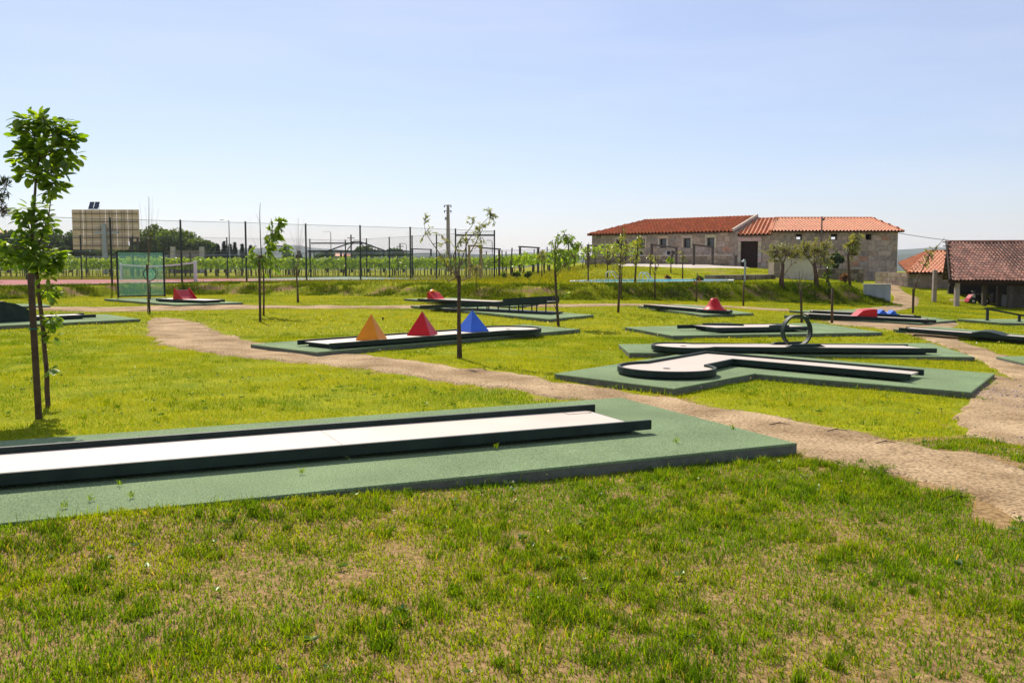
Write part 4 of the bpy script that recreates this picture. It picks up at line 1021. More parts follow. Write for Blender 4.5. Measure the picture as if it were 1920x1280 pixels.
# things under the shed
qx = G(1840, 571); t = thing('quad_vehicle', 'small dark four wheeled vehicle with red and white panels parked under the shed', 'vehicle', qx)
for sx in (-.42, .42):
    for sy in (-.3, .3):
        m = MB(); c = Vector((qx.x + sx, qx.y + sy + .6, qx.z + .22)); m.tube([c - Vector((0, .09, 0)), c + Vector((0, .09, 0))], .22, 14); wh = m.build('wheel', 'black_rubber', t)
        m = MB(); m.tube([c - Vector((0, .095, 0)), c + Vector((0, .095, 0))], .1, 10); m.build('hub', 'white_metal', wh)
m = MB(); m.prism([(qx.x + a, qx.y + .38, qx.z + b_) for a, b_ in ((-.6, .25), (.55, .25), (.6, .5), (.1, .52), (-.2, .72), (-.5, .5))], [(qx.x + a, qx.y + .82, qx.z + b_) for a, b_ in ((-.6, .25), (.55, .25), (.6, .5), (.1, .52), (-.2, .72), (-.5, .5))]); m.build('body', 'black_rubber', t, bevel=.03)
m = MB(); m.prism([(qx.x + a, qx.y + .3, qx.z + b_) for a, b_ in ((-.72, .15), (-.45, .3), (-.3, .62), (-.42, .64), (-.62, .4))], [(qx.x + a, qx.y + .9, qx.z + b_) for a, b_ in ((-.72, .15), (-.45, .3), (-.3, .62), (-.42, .64), (-.62, .4))]); m.build('front_panel', 'red_plastic', t, bevel=.02)
for sx in (-.36, .38):
    m = MB(); m.box((qx.x + sx, qx.y + .31, qx.z + .52), (.2, .06, .2)); m.build('fender', 'white_metal', t, bevel=.03)
m = MB(); m.box((qx.x + .2, qx.y + .6, qx.z + .6), (.5, .3, .12)); m.build('seat', 'black_rubber', t, bevel=.04)
m = MB(); m.tube([(qx.x - .25, qx.y + .3, qx.z + .85), (qx.x - .28, qx.y + .6, qx.z + .78), (qx.x - .25, qx.y + .9, qx.z + .85)], .02, 6); m.build('handlebar', 'dark_steel', t)
p = G(1884, 574); t = thing('leaning_board', 'pale board leaning under the shed near the plank wall', 'board', p)
m = MB(); m.beam(p + Vector((-.1, 0, 0)), p + Vector((.15, .35, .72)), .3, .03); m.build('board_face', 'pale_concrete', t)
p = G(1868, 567); t = thing('crate_pile', 'dark crate standing deep under the shed', 'crate', p)
m = MB(); m.box((p.x, p.y, p.z + .3), (.7, .5, .6)); m.build('crate_body', 'grey_wood', t)
for k in range(3): m = MB(); m.box((p.x, p.y - .27, p.z + .12 + .2 * k), (.72, .03, .14)); m.build('slat', 'grey_wood', t)
# power line: barn to the right
pw = [Vector((q3b.x, q3b.y - .1, eave - .2))]; pe = at(2000, 452, 80)
pts = [pw[0].lerp(pe, f) - Vector((0, 0, .5 * math.sin(math.pi * f))) for f in np.linspace(0, 1, 12)]
m = MB(); m.tube(pts, .022, 4, False); o = m.build('power_cable', 'dark_steel'); props(o, 'thin black cable running from the barn eave to the right edge', 'cable')

# ------------------------------------------------------------------ tennis court, fence, net
TOPZ = 4.07
near = [(206, 410, 0), (338, 414, 1), (460, 417, 1), (573, 421, 1), (675, 424, 1), (769, 427, 1), (854, 430, 1), (927, 433, 1)]
def fpt(px, py, zt): 
    d_ = ray(px, py); t_ = (zt - CAM_H) / d_[2]; return Vector((d_[0] * t_, d_[1] * t_, zt))
NP = [fpt(px, py, TOPZ) for px, py, _ in near]
stepv = NP[0] - NP[1]; NP = [NP[0] + stepv * 2, NP[0] + stepv] + NP
FY = {155: 73.4, 252: 75.8, 343: 78.2, 428: 80.8, 508: 83.5, 583: 86.5, 649: 90.0}
FP = [Vector((upx(px, Y) if False else (px - 960) / F_PX * Y, Y, 3.72)) for px, Y in FY.items()]
stepv = FP[0] - FP[1]; FP = [FP[0] + stepv * 2, FP[0] + stepv] + FP
SP = [NP[-1].lerp(FP[-1], f) for f in (.16, .34, .5, .66, .83)]
SP = [Vector((a.x, a.y, a.z)) for a in SP]
def fence(name, label, posts, wire=.0075, pitch=.10):
    c = posts[len(posts) // 2]; t = thing(name, label, 'fence', (c.x, c.y, Hz(c.x, c.y)), 'tall wire fences round the court')
    gz = [Hz(p.x, p.y) - .05 for p in posts]
    for p, z in zip(posts, gz):
        m = MB(); m.tube([(p.x, p.y, z), (p.x, p.y, p.z + .06)], .055, 8); m.build('fence_post', 'fence_steel', t)
    for k, (p, q) in enumerate(zip(posts[:-1], posts[1:])):
        m = MB(); z0, z1 = gz[k] + .1, gz[k + 1] + .1; ln = (q - p).to_2d().length; hh = p.z - z0
        dirv = (q - p); dirv.z = 0; dirv.normalize(); nn_ = Vector((-dirv.y, dirv.x, 0)) * .04
        def pt(u, v): f = u / ln; return Vector((p.x + (q.x - p.x) * f, p.y + (q.y - p.y) * f, (z0 + (z1 - z0) * f) * (1 - v) + (p.z + (q.z - p.z) * f) * v)) - nn_
        for s_ in (-1, 1):                                  # diagonal wires
            u0 = -hh if s_ > 0 else 0.0
            u_ = u0
            while u_ < (ln if s_ > 0 else ln + hh):
                a_u, a_v, b_u, b_v = u_, 0.0, u_ + s_ * hh, 1.0
                if a_u < 0: a_v = -a_u / hh; a_u = 0
                if a_u > ln: a_v = (a_u - ln) / hh; a_u = ln
                if b_u > ln: b_v = 1 - (b_u - ln) / hh; b_u = ln
                if b_u < 0: b_v = 1 + b_u / hh; b_u = 0
                if b_v > a_v + .01:
                    A_, B_ = pt(a_u, a_v), pt(b_u, b_v); w = wire / 2; e_ = dirv * w; o_ = nn_.normalized() * w
                    i = m.vs([A_ - e_, A_ + e_, A_ + o_, B_ - e_, B_ + e_, B_ + o_]); m.f += [(i, i + 1, i + 4, i + 3), (i + 1, i + 2, i + 5, i + 4), (i + 2, i, i + 3, i + 5)]
                u_ += pitch * 1.4142
        m.build('wire_mesh', 'fence_wire', t, kind='stuff')
        m = MB()
        for v in (.01, .5, .995): m.tube([pt(0, v), pt(ln, v)], .011, 4, False)
        m.build('tension_wires', 'fence_wire', t, kind='stuff')
    return t
fence('court_fence', 'tall dark wire fence along the near side of the court', NP)
fence('court_fence', 'wire fence along the far side of the court before the vines', FP, .009, .13)
fence('court_fence', 'wire fence closing the right hand end of the court', [NP[-1]] + SP + [FP[-1]], .009, .13)
for (pa, pb, yy, Ya, Yb, lab) in ((854, 927, 441, 68.7, 72.5, 'near'), (583, 687, 456, 87.0, 88.0, 'far')):
    a, b_ = at(pa, yy, Ya - .1), at(pb, yy, Yb - .1)
    o = MB(); o.beam(a, b_, .1, .12); o = o.build('fence_crossbar', 'fence_steel'); props(o, f'dark horizontal bar across the {lab} fence posts of the court', 'bar')
# court surface
def drape(poly, name, mat, dz, n=14):
    a, b_, c, d_ = [Vector((p[0], p[1])) for p in poly]; vs_, fs = [], []
    for i in range(n + 1):
        for j in range(n + 1):
            p = a.lerp(b_, i / n).lerp(d_.lerp(c, i / n), j / n); vs_.append((p.x, p.y, Hz(p.x, p.y) + dz))
    m = MB(); m.vs(vs_)
    for i in range(n):
        for j in range(n): k = i * (n + 1) + j; m.f.append((k, k + n + 1, k + n + 2, k + 1))
    return m.build(name, mat, kind='structure')
def drape2(A_, B_, name, mat, dz, n=40, m_=16):
    def par(P):
        P = np.array([(p[0], p[1]) for p in P]); d = np.r_[0, np.cumsum(np.hypot(*np.diff(P, axis=0).T))]; q = np.linspace(0, d[-1], n + 1); return np.stack([np.interp(q, d, P[:, 0]), np.interp(q, d, P[:, 1])], 1)
    A_, B_ = par(A_), par(B_); t_ = np.linspace(0, 1, m_ + 1)[None, :, None]; P = A_[:, None] * (1 - t_) + B_[:, None] * t_
    V = np.concatenate([P, (H(P[..., 0], P[..., 1]) + (fbm(P[..., 0] * .8, P[..., 1] * .8, 3) - .5) * .05 * (P[..., 1] < 60) + dz)[..., None]], -1).reshape(-1, 3); k = m_ + 1
    ii = (np.arange(n)[:, None] * k + np.arange(m_)[None, :]).ravel(); T = np.concatenate([np.stack([ii, ii + 1, ii + k + 1], 1), np.stack([ii, ii + k + 1, ii + k], 1)])
    return npmesh(name, mat, V, T, np.ones((len(V), 3)), kind='structure')
fdir = FP[-1] - NP[-1]
nearL = [NP[-1] + Vector((-.4, .5, 0)), *[p + Vector((-.3, .45, 0)) for p in NP[3:-1]][::-1], Vector((-21.5, 51.6, 0)), Vector((-26, 48.6, 0)), Vector((-36, 46.2, 0))]
farL = [FP[-1] + Vector((0, -.3, 0)), *[p + Vector((0, -.3, 0)) for p in FP[:-1]][::-1], Vector((-52, 60, 0))]
def off(P, f): return [Vector((p[0], p[1], 0)) + fdir * f for p in P]
drape2(nearL, farL, 'court', 'court_green', .05)
redN = off(nearL[3:], .014); redF = [redN[0] + fdir * .86] + [p - fdir * .02 for p in farL[3:]]
drape2(redN, redF, 'court_play_area', 'court_red', .08)
drape2(off(nearL, .001), off(nearL, .012), 'court_edge_line', 'line_white', .09, 40, 2)
lft = Vector((-36, 46.2, 0)); lf2 = Vector((-52, 60, 0)); cf = FP[-1]
tn0, tn1 = at(367, 531, 57), at(228, 528, 71); 
t = thing('tennis_net', 'tennis net with pale posts standing on the red court', 'tennis net', (tn0.x, tn0.y, Hz(tn0.x, tn0.y)))
b0_, b1_ = Vector((tn0.x, tn0.y, Hz(tn0.x, tn0.y) + .08)), Vector((tn1.x, tn1.y, Hz(tn1.x, tn1.y) + .08))
for p in (b0_, b1_): m = MB(); m.box((p.x, p.y, p.z + .6), (.17, .17, 1.2)); m.build('net_post', 'white_metal', t, bevel=.02)
m = MB(); dn = (b1_ - b0_); pts = [b0_ + dn * f + Vector((0, 0, 1.1 - .16 * math.sin(math.pi * f))) for f in np.linspace(0, 1, 17)]
for a, b_ in zip(pts[:-1], pts[1:]): m.beam(a, b_, .03, .1)
m.build('white_band', 'white_metal', t)
m = MB()
for k in range(16):
    f0_, f1_ = k / 16, (k + 1) / 16
    m.quad([b0_ + dn * f0_ + Vector((0, 0, .06)), b0_ + dn * f1_ + Vector((0, 0, .06)), pts[k + 1] - Vector((0, 0, .05)), pts[k] - Vector((0, 0, .05))])
m.build('net_mesh', 'dark_net', t)
gd = [at(880, 525, 75), at(902.5, 525, 75.6)]; zt_ = at(0, 462.5, 75).z
t = thing('wooden_frame', 'tall wooden frame standing upright at the right end of the court', 'frame', gd[0])
for p in gd: m = MB(); m.box((p.x, p.y, (zt_ + Hz(p.x, p.y) - .1) / 2), (.17, .17, zt_ - Hz(p.x, p.y) + .1)); m.build('post', 'warm_wood', t)
m = MB(); m.beam(Vector((gd[0].x - .09, gd[0].y, zt_ + .07)), Vector((gd[1].x + .09, gd[1].y, zt_ + .07)), .17, .13); m.build('lintel', 'warm_wood', t)
m = MB(); m.beam(Vector((gd[0].x + .09, gd[0].y, zt_ - .9 - .6)), Vector((gd[1].x - .09, gd[1].y, zt_ - 1.5)), .08, .1); m.build('cross_rail', 'warm_wood', t)

# ------------------------------------------------------------------ swimming pool
pn = [(1068, 529.5), (1120, 531), (1200, 531.8), (1290, 530.5), (1376, 530)]; pfz = [(1376, 528.6), (1280, 526), (1200, 524.6), (1120, 526), (1068, 528.4)]
def T3_(q, dz=.0): 
    return solve(q[0], q[1], H, dz)
ring_ = [T3_(q) for q in pn + pfz]; cx_ = sum(p.x for p in ring_) / len(ring_); cy_ = sum(p.y for p in ring_) / len(ring_); zc_ = max(p.z for p in ring_)
t = thing('swimming_pool', 'blue swimming pool with pale coping on the upper lawn', 'swimming pool', (cx_, cy_, zc_))
def rg(f, z): return [(cx_ + (p.x - cx_) * f, cy_ + (p.y - cy_) * (f if f > .95 else f * .93), z) for p in ring_]
m = MB(); o1, i1_ = rg(1, zc_ + .05), rg(.93, zc_ + .05); ob = rg(1, zc_ - .5); ib = rg(.93, zc_ - .1); k = len(o1)
a, b_, c, e_ = m.vs(o1), m.vs(i1_), m.vs(ob), m.vs(ib)
for j in range(k):
    j2 = (j + 1) % k; m.f += [(a + j, a + j2, b_ + j2, b_ + j), (c + j, c + j2, a + j2, a + j), (b_ + j, b_ + j2, e_ + j2, e_ + j)]
m.build('coping', 'coping', t)
m = MB(); m.quad(rg(.935, zc_ + .02)); m.build('water', 'pool_water', t)
for (xa, ya, xb, ybb, lab) in ((1136, 515.5, 1150, 527, 'left'), (1198, 517, 1208, 529, 'right')):
    p = at(xa, 527, 61 if lab == 'left' else 59); zb = Hz(p.x, p.y)
    t = thing('pool_ladder', f'{lab} chrome ladder handrails curving over the pool edge', 'pool ladder', p, 'chrome ladders at the pool')
    for dx in (0, .26):
        m = MB(); P = [Vector((p.x + dx * 1.0, p.y + dx, zb))]
        for a in np.linspace(0, math.pi * .78, 9): P.append(Vector((p.x + dx + .2 - .2 * math.cos(a), p.y + dx, zb + .30 + .2 * math.sin(a))))
        P.append(Vector((p.x + dx + .62, p.y + dx, zb + .06))); m.tube(P, .025, 6); m.build('handrail', 'chrome', t)
    m = MB(); m.beam(Vector((p.x + .5, p.y, zb + .16)), Vector((p.x + .76, p.y + .26, zb + .16)), .06, .03); m.build('step', 'chrome', t)
p = at(1396.5, 527, 57); zb = Hz(p.x, p.y); zt_ = at(0, 487.5, 57).z
t = thing('outdoor_shower', 'pale upright shower post with bent head beside the pool', 'shower', (p.x, p.y, zb))
m = MB(); m.tube([(p.x, p.y, zb - .1), (p.x, p.y, zt_ - .1)], .06, 8); m.build('column', 'galv', t)
m = MB(); m.tube([(p.x, p.y, zt_ - .12), (p.x - .02, p.y - .05, zt_), (p.x - .1, p.y - .1, zt_ + .02), (p.x - .17, p.y - .15, zt_ - .06)], .035, 6); m.build('shower_arm', 'chrome', t)
m = MB(); m.tube([(p.x - .17, p.y - .15, zt_ - .06), (p.x - .19, p.y - .16, zt_ - .1)], [.05, .09], 10); m.build('shower_head', 'chrome', t)

# ------------------------------------------------------------------ vegetation helpers
def unit(a): return a / np.maximum(np.linalg.norm(a, axis=1, keepdims=True), 1e-6)
def leaves(name, centers, axis, size, aspect, tint, parent=None, mat='leaf', kind='stuff', fold=.12):
    c = np.asarray(centers, float); n_ = len(c); a = unit(np.asarray(axis, float)); size = np.broadcast_to(size, (n_,))[:, None]
    b_ = unit(np.cross(a, rng.normal(size=(n_, 3)))); nn = np.cross(a, b_)
    p0 = c - a * size * .5; p3 = c + a * size * .5
    mid_ = c - a * size * .05 + nn * size * fold
    l_ = mid_ - b_ * size * aspect * .5; r_ = mid_ + b_ * size * aspect * .5
    V = np.stack([p0, r_, p3, l_], 1).reshape(-1, 3); k = np.arange(n_)[:, None] * 4
    T = np.concatenate([k + [0, 1, 2], k + [0, 2, 3]]); t = np.repeat(np.asarray(tint, float), 4, 0)
    return npmesh(name, mat, V, T, t, parent, kind)
GREENS = dict(fresh=((.12, .24, .016), (.26, .38, .03)), willow=((.20, .26, .05), (.36, .38, .09)), olive=((.17, .20, .085), (.32, .32, .15)),
              dark=((.022, .05, .012), (.06, .11, .022)), mid=((.05, .10, .016), (.12, .18, .03)), vine=((.17, .30, .018), (.36, .50, .045)), yellow=((.22, .20, .02), (.34, .30, .04)), conifer=((.012, .03, .012), (.035, .06, .022)), rust=((.16, .07, .04), (.22, .11, .06)))
def pick(kind, n_):
    a, b_ = map(np.array, GREENS[kind]); f = rng.random((n_, 1)); return (a + (b_ - a) * f) * rng.uniform(.8, 1.2, (n_, 1))
def sapling(name, label, base, trunk, r0, r1, branches=(), clusters=(), leaf=.09, aspect=.3, kind='willow', group='young staked trees', depth=1.0, bark='bark', cat='tree', droop=.35, twig_n=7, lpt=7):
    """trunk and branches as lists of photo pixels at the tree's own distance; clusters (px, py, rx, ry, leaves)"""
    Y = base.y; s_ = Y / F_PX
    t = thing(name, label, cat, base, group)
    P = [base - Vector((0, 0, .1))] + [at(px, py, Y) for px, py in trunk]
    rad = [r0 + (r1 - r0) * k / (len(P) - 1) for k in range(len(P))]
    m = MB(); m.tube(P, rad, 7); m.build('trunk', bark, t, smooth=True)
    pool = list(P[len(P) // 2:]) ; tw = MB()
    for br in branches:
        k = len(br); dy = R(-.5, .5) * depth * 60 * s_
        Q = [at(px, py, Y + dy * j / max(1, k - 1)) for j, (px, py) in enumerate(br)]
        pool += Q[1:]; rb = max(.006, min(r1 * 1.1, .25 * s_ * 6)); tw.tube(Q, [rb * (1 - .75 * j / (k - 1)) for j in range(k)], 5)
    C, A, Z_ = [], [], []
    for (px, py, rx, ry, nl) in clusters:
        c = at(px, py, Y); k = max(2, nl // lpt)
        for _ in range(k):
            th = rng.normal(size=3); th /= np.linalg.norm(th); q = rng.random() ** .45
            e_ = Vector((c.x + th[0] * rx * s_ * q, c.y + th[1] * max(rx, ry) * s_ * q * depth, c.z + th[2] * ry * s_ * q))
            if pool: 
                cand = sorted(pool, key=lambda w: (w - e_).length + R(0, .1))[0]; o_ = cand.lerp(e_, .0 if (cand - e_).length < rx * s_ * 1.6 else .35)
            else: o_ = c
            midp = o_.lerp(e_, .5) + Vector((R(-.04, .04), R(-.04, .04), R(0, .08))) * (rx * s_ * 2)
            tw.tube([o_, midp, e_], [.006 + .0002 * Y, .004 + .0001 * Y, .002 + .00005 * Y], 3, False)
            for j in range(lpt):
                f = R(.35, 1.05); pt = o_.lerp(midp, min(1, f * 2)) if f < .5 else midp.lerp(e_, (f - .5) * 2)
                dv = (e_ - o_).normalized() + Vector((R(-.7, .7), R(-.7, .7), R(-.7, .5) - droop)); dv.normalize()
                sz = leaf * R(.7, 1.25); pt = pt + dv * sz * .5
                C.append(tuple(pt)); A.append(tuple(dv)); Z_.append(sz)
    if tw.v: tb = tw.build('branches', 'twig', t, kind='stuff')
    if C: leaves('foliage', C, A, np.array(Z_), aspect, pick(kind, len(C)), t)
    return t
def stake(base, px, py, label, r=.04, tie=None):
    r *= .78
    t = thing('tree_stake', label, 'stake', base, 'wooden tree stakes'); top = at(px, py, base.y)
    m = MB(); m.tube([base - Vector((0, 0, .15)), top - (top - base) * .015, top], [r, r * .95, r * .75], 9); m.build('pole', 'stake_wood', t, smooth=False)
    if tie is not None:
        a = base.lerp(top, tie); m = MB(); m.tube([a + Vector((math.cos(x) * (r + .008), math.sin(x) * (r + .008), R(-.004, .004))) for x in np.linspace(0, 2 * math.pi, 13)], .009, 5, False); m.build('tie', 'tie_green', t)
    return t
def crown_tree(name, label, px, py, rx, ry, Y, kind='dark', n_=1500, leaf=.4, group='dark trees beyond the vineyard', lobes=9, trunk=True, flat=.55):
    """distant tree: lumpy crown of leaf clumps around a trunk"""
    c = at(px, py, Y); s_ = Y / F_PX; gz = Hz(c.x, Y); t = thing(name, label, 'tree', (c.x, Y, gz), group)
    RX, RZ = rx * s_, ry * s_
    m = MB(); m.tube([(c.x, Y, gz - .2), (c.x + RX * .05, Y, c.z - RZ * .2), (c.x - RX * .04, Y, c.z + RZ * .5)], [.05 * RX + .08, .04 * RX + .05, .03], 6)
    for k in range(5):
        a = R(0, 6.28); m.tube([(c.x, Y, c.z - RZ * .5), (c.x + math.cos(a) * RX * .6, Y + math.sin(a) * RX * .6, c.z + R(-.1, .5) * RZ)], [.05 + .02 * RX, .02], 4)
    m.build('trunk', 'bark', t)
    P, TT = [], []
    for k in range(lobes):
        th = rng.normal(size=3); th /= np.linalg.norm(th); q = .62
        lc = np.array([c.x + th[0] * RX * q, Y + th[1] * RX * q, c.z + th[2] * RZ * q]); lr = np.array([RX, RX, RZ]) * rng.uniform(.32, .58)
        kk = n_ // lobes; d_ = unit(rng.normal(size=(kk, 3))) * (rng.random((kk, 1)) ** .4); P.append(lc + d_ * lr); TT.append(pick(kind, kk) * rng.uniform(.7, 1.3))
    P = np.concatenate(P); TT = np.concatenate(TT)
    ok = P[:, 2] > gz + .15; P, TT = P[ok], TT[ok]
    leaves('crown', P, rng.normal(size=(len(P), 3)), leaf * rng.uniform(.6, 1.3, len(P)), .7, TT, t)
    return t
def conifer(label, px, ptop, pbot, w, Y):
    a, b_ = at(px, ptop, Y), at(px, pbot, Y); gz = Hz(a.x, Y); t = thing('conifer_tree', label, 'tree', (a.x, Y, gz), 'dark trees beyond the vineyard')
    m = MB(); m.tube([(a.x, Y, gz), (a.x, Y, a.z)], [.15, .02], 5); m.build('trunk', 'bark', t)
    n_ = 420; f = rng.random(n_) ** .7; ang = rng.random(n_) * 6.28; rr = (1 - (1 - f)) * w * Y / F_PX * (.5 + .5 * rng.random(n_)) * (.75 + .25 * np.sin(f * 40))
    z = a.z - f * (a.z - max(gz + .3, b_.z - .5)); P = np.stack([a.x + np.cos(ang) * rr, Y + np.sin(ang) * rr, z], 1)
    ax = np.stack([np.cos(ang), np.sin(ang), -.3 + .5 * rng.random(n_)], 1)
    leaves('crown', P, ax, .55 * rng.uniform(.7, 1.3, n_), .35, pick('conifer', n_), t); return t

# ------------------------------------------------------------------ the near tree, leaf by leaf
def near_tree():
    base = G(89, 764); Y = base.y; s_ = Y / F_PX
    st = G(73, 784)
    stake(st, 57, 512, 'thick brown stake tied to the near leafy tree at left', .052, .62)
    t = thing('young_tree', 'nearest young tree with big glossy leaves tied to its stake at left', 'tree', base, 'young staked trees')
    tr = [(90, 758), (88, 730), (88, 700), (84, 660), (80, 610), (74, 560), (70, 520), (63, 480), (60, 440), (64, 390), (67, 340), (74, 290), (84, 240)]
    P = [base - Vector((0, 0, .1))] + [at(x, y, Y + .02) for x, y in tr]
    m = MB(); m.tube(P, [.034, .033, .034, .030, .030, .028, .027, .025, .024, .020, .018, .016, .014, .006], 8)
    m.build('trunk', 'bark', t, smooth=True)
    tw = MB(); brs = [[(63, 480), (80, 440), (92, 400), (98, 350), (96, 310)], [(62, 470), (30, 462), (5, 470)], [(62, 470), (90, 462), (112, 478)], [(60, 440), (50, 415), (42, 400)], [(62, 420), (78, 410), (88, 425)],
        [(70, 330), (50, 300), (38, 275)], [(72, 300), (100, 285), (130, 292)], [(76, 280), (60, 250), (45, 235)], [(80, 260), (110, 250), (135, 245)], [(82, 250), (84, 230), (80, 218)], [(70, 320), (95, 320), (120, 310)],
        [(80, 610), (86, 600), (96, 596)], [(82, 640), (88, 625), (98, 610)], [(74, 560), (84, 545), (92, 540)], [(88, 700), (92, 694), (96, 690)]]
    W = []
    for br in brs:
        dy = R(-.25, .25); Q = [at(x, y, Y + dy * j / (len(br) - 1)) for j, (x, y) in enumerate(br)]
        tw.tube(Q, [.011 * (1 - .6 * j / (len(br) - 1)) for j in range(len(br))], 5); W.append(Q)
    crown = tw.build('branches', 'bark', t, kind='stuff')
    meshes = []
    for v in range(4):                                     # leaf variants: cupped ovate blade with midrib
        mb = MB(); L_, w = 1.0, R(.54, .68); cup = R(.05, .16); dr = R(.05, .25)
        prof = [(0, .0), (.14, .26), (.38, .48), (.62, .5), (.84, .38), (1, 0)]
        c = [mb.vs([(0, u * L_, -dr * u * u)])for u, _ in prof]
        l_ = [mb.vs([(-w * h_, u * L_, -dr * u * u + cup * h_)]) for u, h_ in prof[1:-1]]; r_ = [mb.vs([(w * h_, u * L_, -dr * u * u + cup * h_)]) for u, h_ in prof[1:-1]]
        mb.f += [(c[0], r_[0], c[1]), (c[0], c[1], l_[0])]
        for k in range(3): mb.f += [(c[k + 1], r_[k], r_[k + 1], c[k + 2]), (c[k + 1], c[k + 2], l_[k + 1], l_[k])]
        mb.f += [(c[4], r_[3], c[5]), (c[4], c[5], l_[3])]
        for kind_ in range(3):
            col = [(.08, .17, .012), (.14, .26, .014), (.22, .36, .02)][kind_]
            me = bpy.data.meshes.new('leaf'); me.from_pydata(mb.v, [], mb.f); a = me.color_attributes.new('tint', 'FLOAT_COLOR', 'POINT')
            a.data.foreach_set('color', np.array([(*col, 1)] * len(mb.v), np.float32).ravel()); me.materials.append(MATS['leaf_big']); me.polygons.foreach_set('use_smooth', [True] * len(me.polygons)); meshes.append(me)
    cl = [(62, 228, 34, 17, 30), (104, 238, 30, 20, 26), (128, 262, 18, 18, 14), (48, 254, 22, 18, 14), (88, 284, 40, 32, 46), (46, 294, 20, 24, 16), (128, 296, 22, 18, 14), (80, 325, 40, 18, 26), (44, 325, 15, 12, 7), (104, 346, 20, 14, 14), (92, 362, 14, 10, 5),
          (58, 398, 28, 22, 22), (84, 420, 20, 22, 12), (42, 408, 12, 12, 6), (62, 445, 26, 18, 14), (20, 462, 30, 26, 22), (-15, 478, 25, 25, 12), (62, 480, 26, 22, 26), (96, 484, 24, 22, 24), (84, 512, 18, 14, 8), (20, 490, 20, 14, 8), (92, 548, 16, 12, 8), (96, 598, 14, 12, 9), (98, 628, 10, 10, 4), (96, 692, 5, 6, 3)]
    tot = 0
    for (px, py, rx, ry, k) in cl:
        for _ in range(max(1, round(k * 300 / 396))):
            if tot >= 300: break
            th = rng.normal(size=3); th /= np.linalg.norm(th); q = rng.random() ** .5
            p = at(px, py, Y) + Vector((th[0] * rx * s_ * q, th[1] * max(rx, ry) * s_ * q * .9, th[2] * ry * s_ * q))
            o = bpy.data.objects.new('leaf', random.choice(meshes)); COL.objects.link(o); o.parent = crown
            out = (p - at(px, py, Y)); out.z *= .5; out = out.normalized() if out.length > 1e-4 else Vector((1, 0, 0))
            d_ = (out + Vector((R(-.6, .6), R(-.6, .6), R(-.5, .35)))).normalized(); up = Vector((R(-.5, .5), R(-.5, .5), 1))
            x_ = d_.cross(up).normalized(); z_ = x_.cross(d_)
            sc_ = R(.11, .17) * (1.0 if py < 380 or py > 440 else .85) * (.7 if ry <= 14 else 1)
            M_ = Matrix((x_, d_, z_)).transposed().to_4x4(); o.matrix_local = Matrix.Translation(p - Vector(OFF[crown.name])) @ M_ @ Matrix.Scale(sc_, 4)
            tot += 1
    C, A, Z_ = [], [], []
    for (px, py, rx, ry, k) in cl:                          # smaller inner leaves
        for _ in range(int(k * 3.0)):
            th = rng.normal(size=3); th /= np.linalg.norm(th); q = rng.random() ** .6 * .95
            C.append(tuple(at(px, py, Y) + Vector((th[0] * rx * s_ * q, th[1] * max(rx, ry) * s_ * q, th[2] * ry * s_ * q)))); A.append((th[0] + R(-.6, .6), th[1] + R(-.6, .6), th[2] * .3 + R(-.7, .3))); Z_.append(R(.085, .15))
    C, A, Z_ = np.array(C), unit(np.array(A)), np.array(Z_); X_ = unit(np.cross(A, np.array([0, 0, 1.]) + rng.normal(0, .35, (len(C), 3)))); N_ = np.cross(X_, A)
    bv = np.array([tuple(v.co) for v in meshes[0].vertices]); bt = []
    for pl in meshes[0].polygons:
        vi = list(pl.vertices); bt += [(vi[0], vi[k], vi[k + 1]) for k in range(1, len(vi) - 1)]
    V = C[:, None] + (bv[None, :, 0, None] * X_[:, None] + bv[None, :, 1, None] * A[:, None] + bv[None, :, 2, None] * N_[:, None]) * Z_[:, None, None]
    T = np.arange(len(C))[:, None, None] * len(bv) + np.array(bt)[None]
    o = npmesh('inner_foliage', 'leaf_big', V.reshape(-1, 3), T.reshape(-1, 3), np.repeat(pick('mid', len(C)) * 1.75, len(bv), 0), t, 'stuff'); o.data.polygons.foreach_set('use_smooth', [True] * len(o.data.polygons))
near_tree()

# ------------------------------------------------------------------ young staked trees on the lawn
def bare(px, label, py, top, stake_top, spread, dz=0):
    b_ = G(px, py)
    stake(b_ + Vector((.06, .05, 0)), px - 2, stake_top, 'brown stake of the ' + label, .045)
    br = []
    for k in range(6):
        y0 = stake_top - R(-10, 25); sx = R(-1, 1) * spread; br.append([(px + 2, y0), (px + sx * .6, y0 - (y0 - top) * .45), (px + sx, top + R(0, 30))])
    return sapling('young_tree', label, b_, [(px, (py + stake_top) / 2), (px + 1, stake_top), (px + 2, (stake_top + top) / 2), (px + 2, top)], .022, .006, br, [], bark='twig')
bare(277, 'thin bare young tree in front of the green net', 587, 368, 496, 22)
bare(557, 'thin bare young tree between the leafy tree and the court posts', 568, 408, 500, 16)
b_ = G(488, 604); stake(b_, 486, 488, 'brown stake of the young tree with two leafy clumps', .05)
b2 = G(494, 592)
sapling('young_tree', 'young tree with two bright leafy clumps by the court fence', b2, [(495, 550), (494, 510), (490, 480), (488, 440), (487, 400), (488, 380)], .035, .006,
        [[(494, 505), (500, 470), (508, 440), (522, 418)], [(492, 490), (480, 460), (470, 440), (468, 405)], [(490, 470), (500, 440), (508, 410)], [(488, 420), (482, 405), (480, 400)]],
        [(494, 492, 30, 22, 220), (476, 480, 14, 16, 60), (513, 448, 20, 22, 190), (520, 430, 17, 18, 150), (528, 416, 10, 10, 60), (505, 462, 12, 12, 60), (520, 500, 14, 10, 40), (545, 470, 6, 8, 10)], leaf=.17, aspect=.5, kind='fresh')
b_ = G(860, 672); stake(b_, 861, 517, 'tall brown stake of the feathery willow tree near the pyramids', .048)
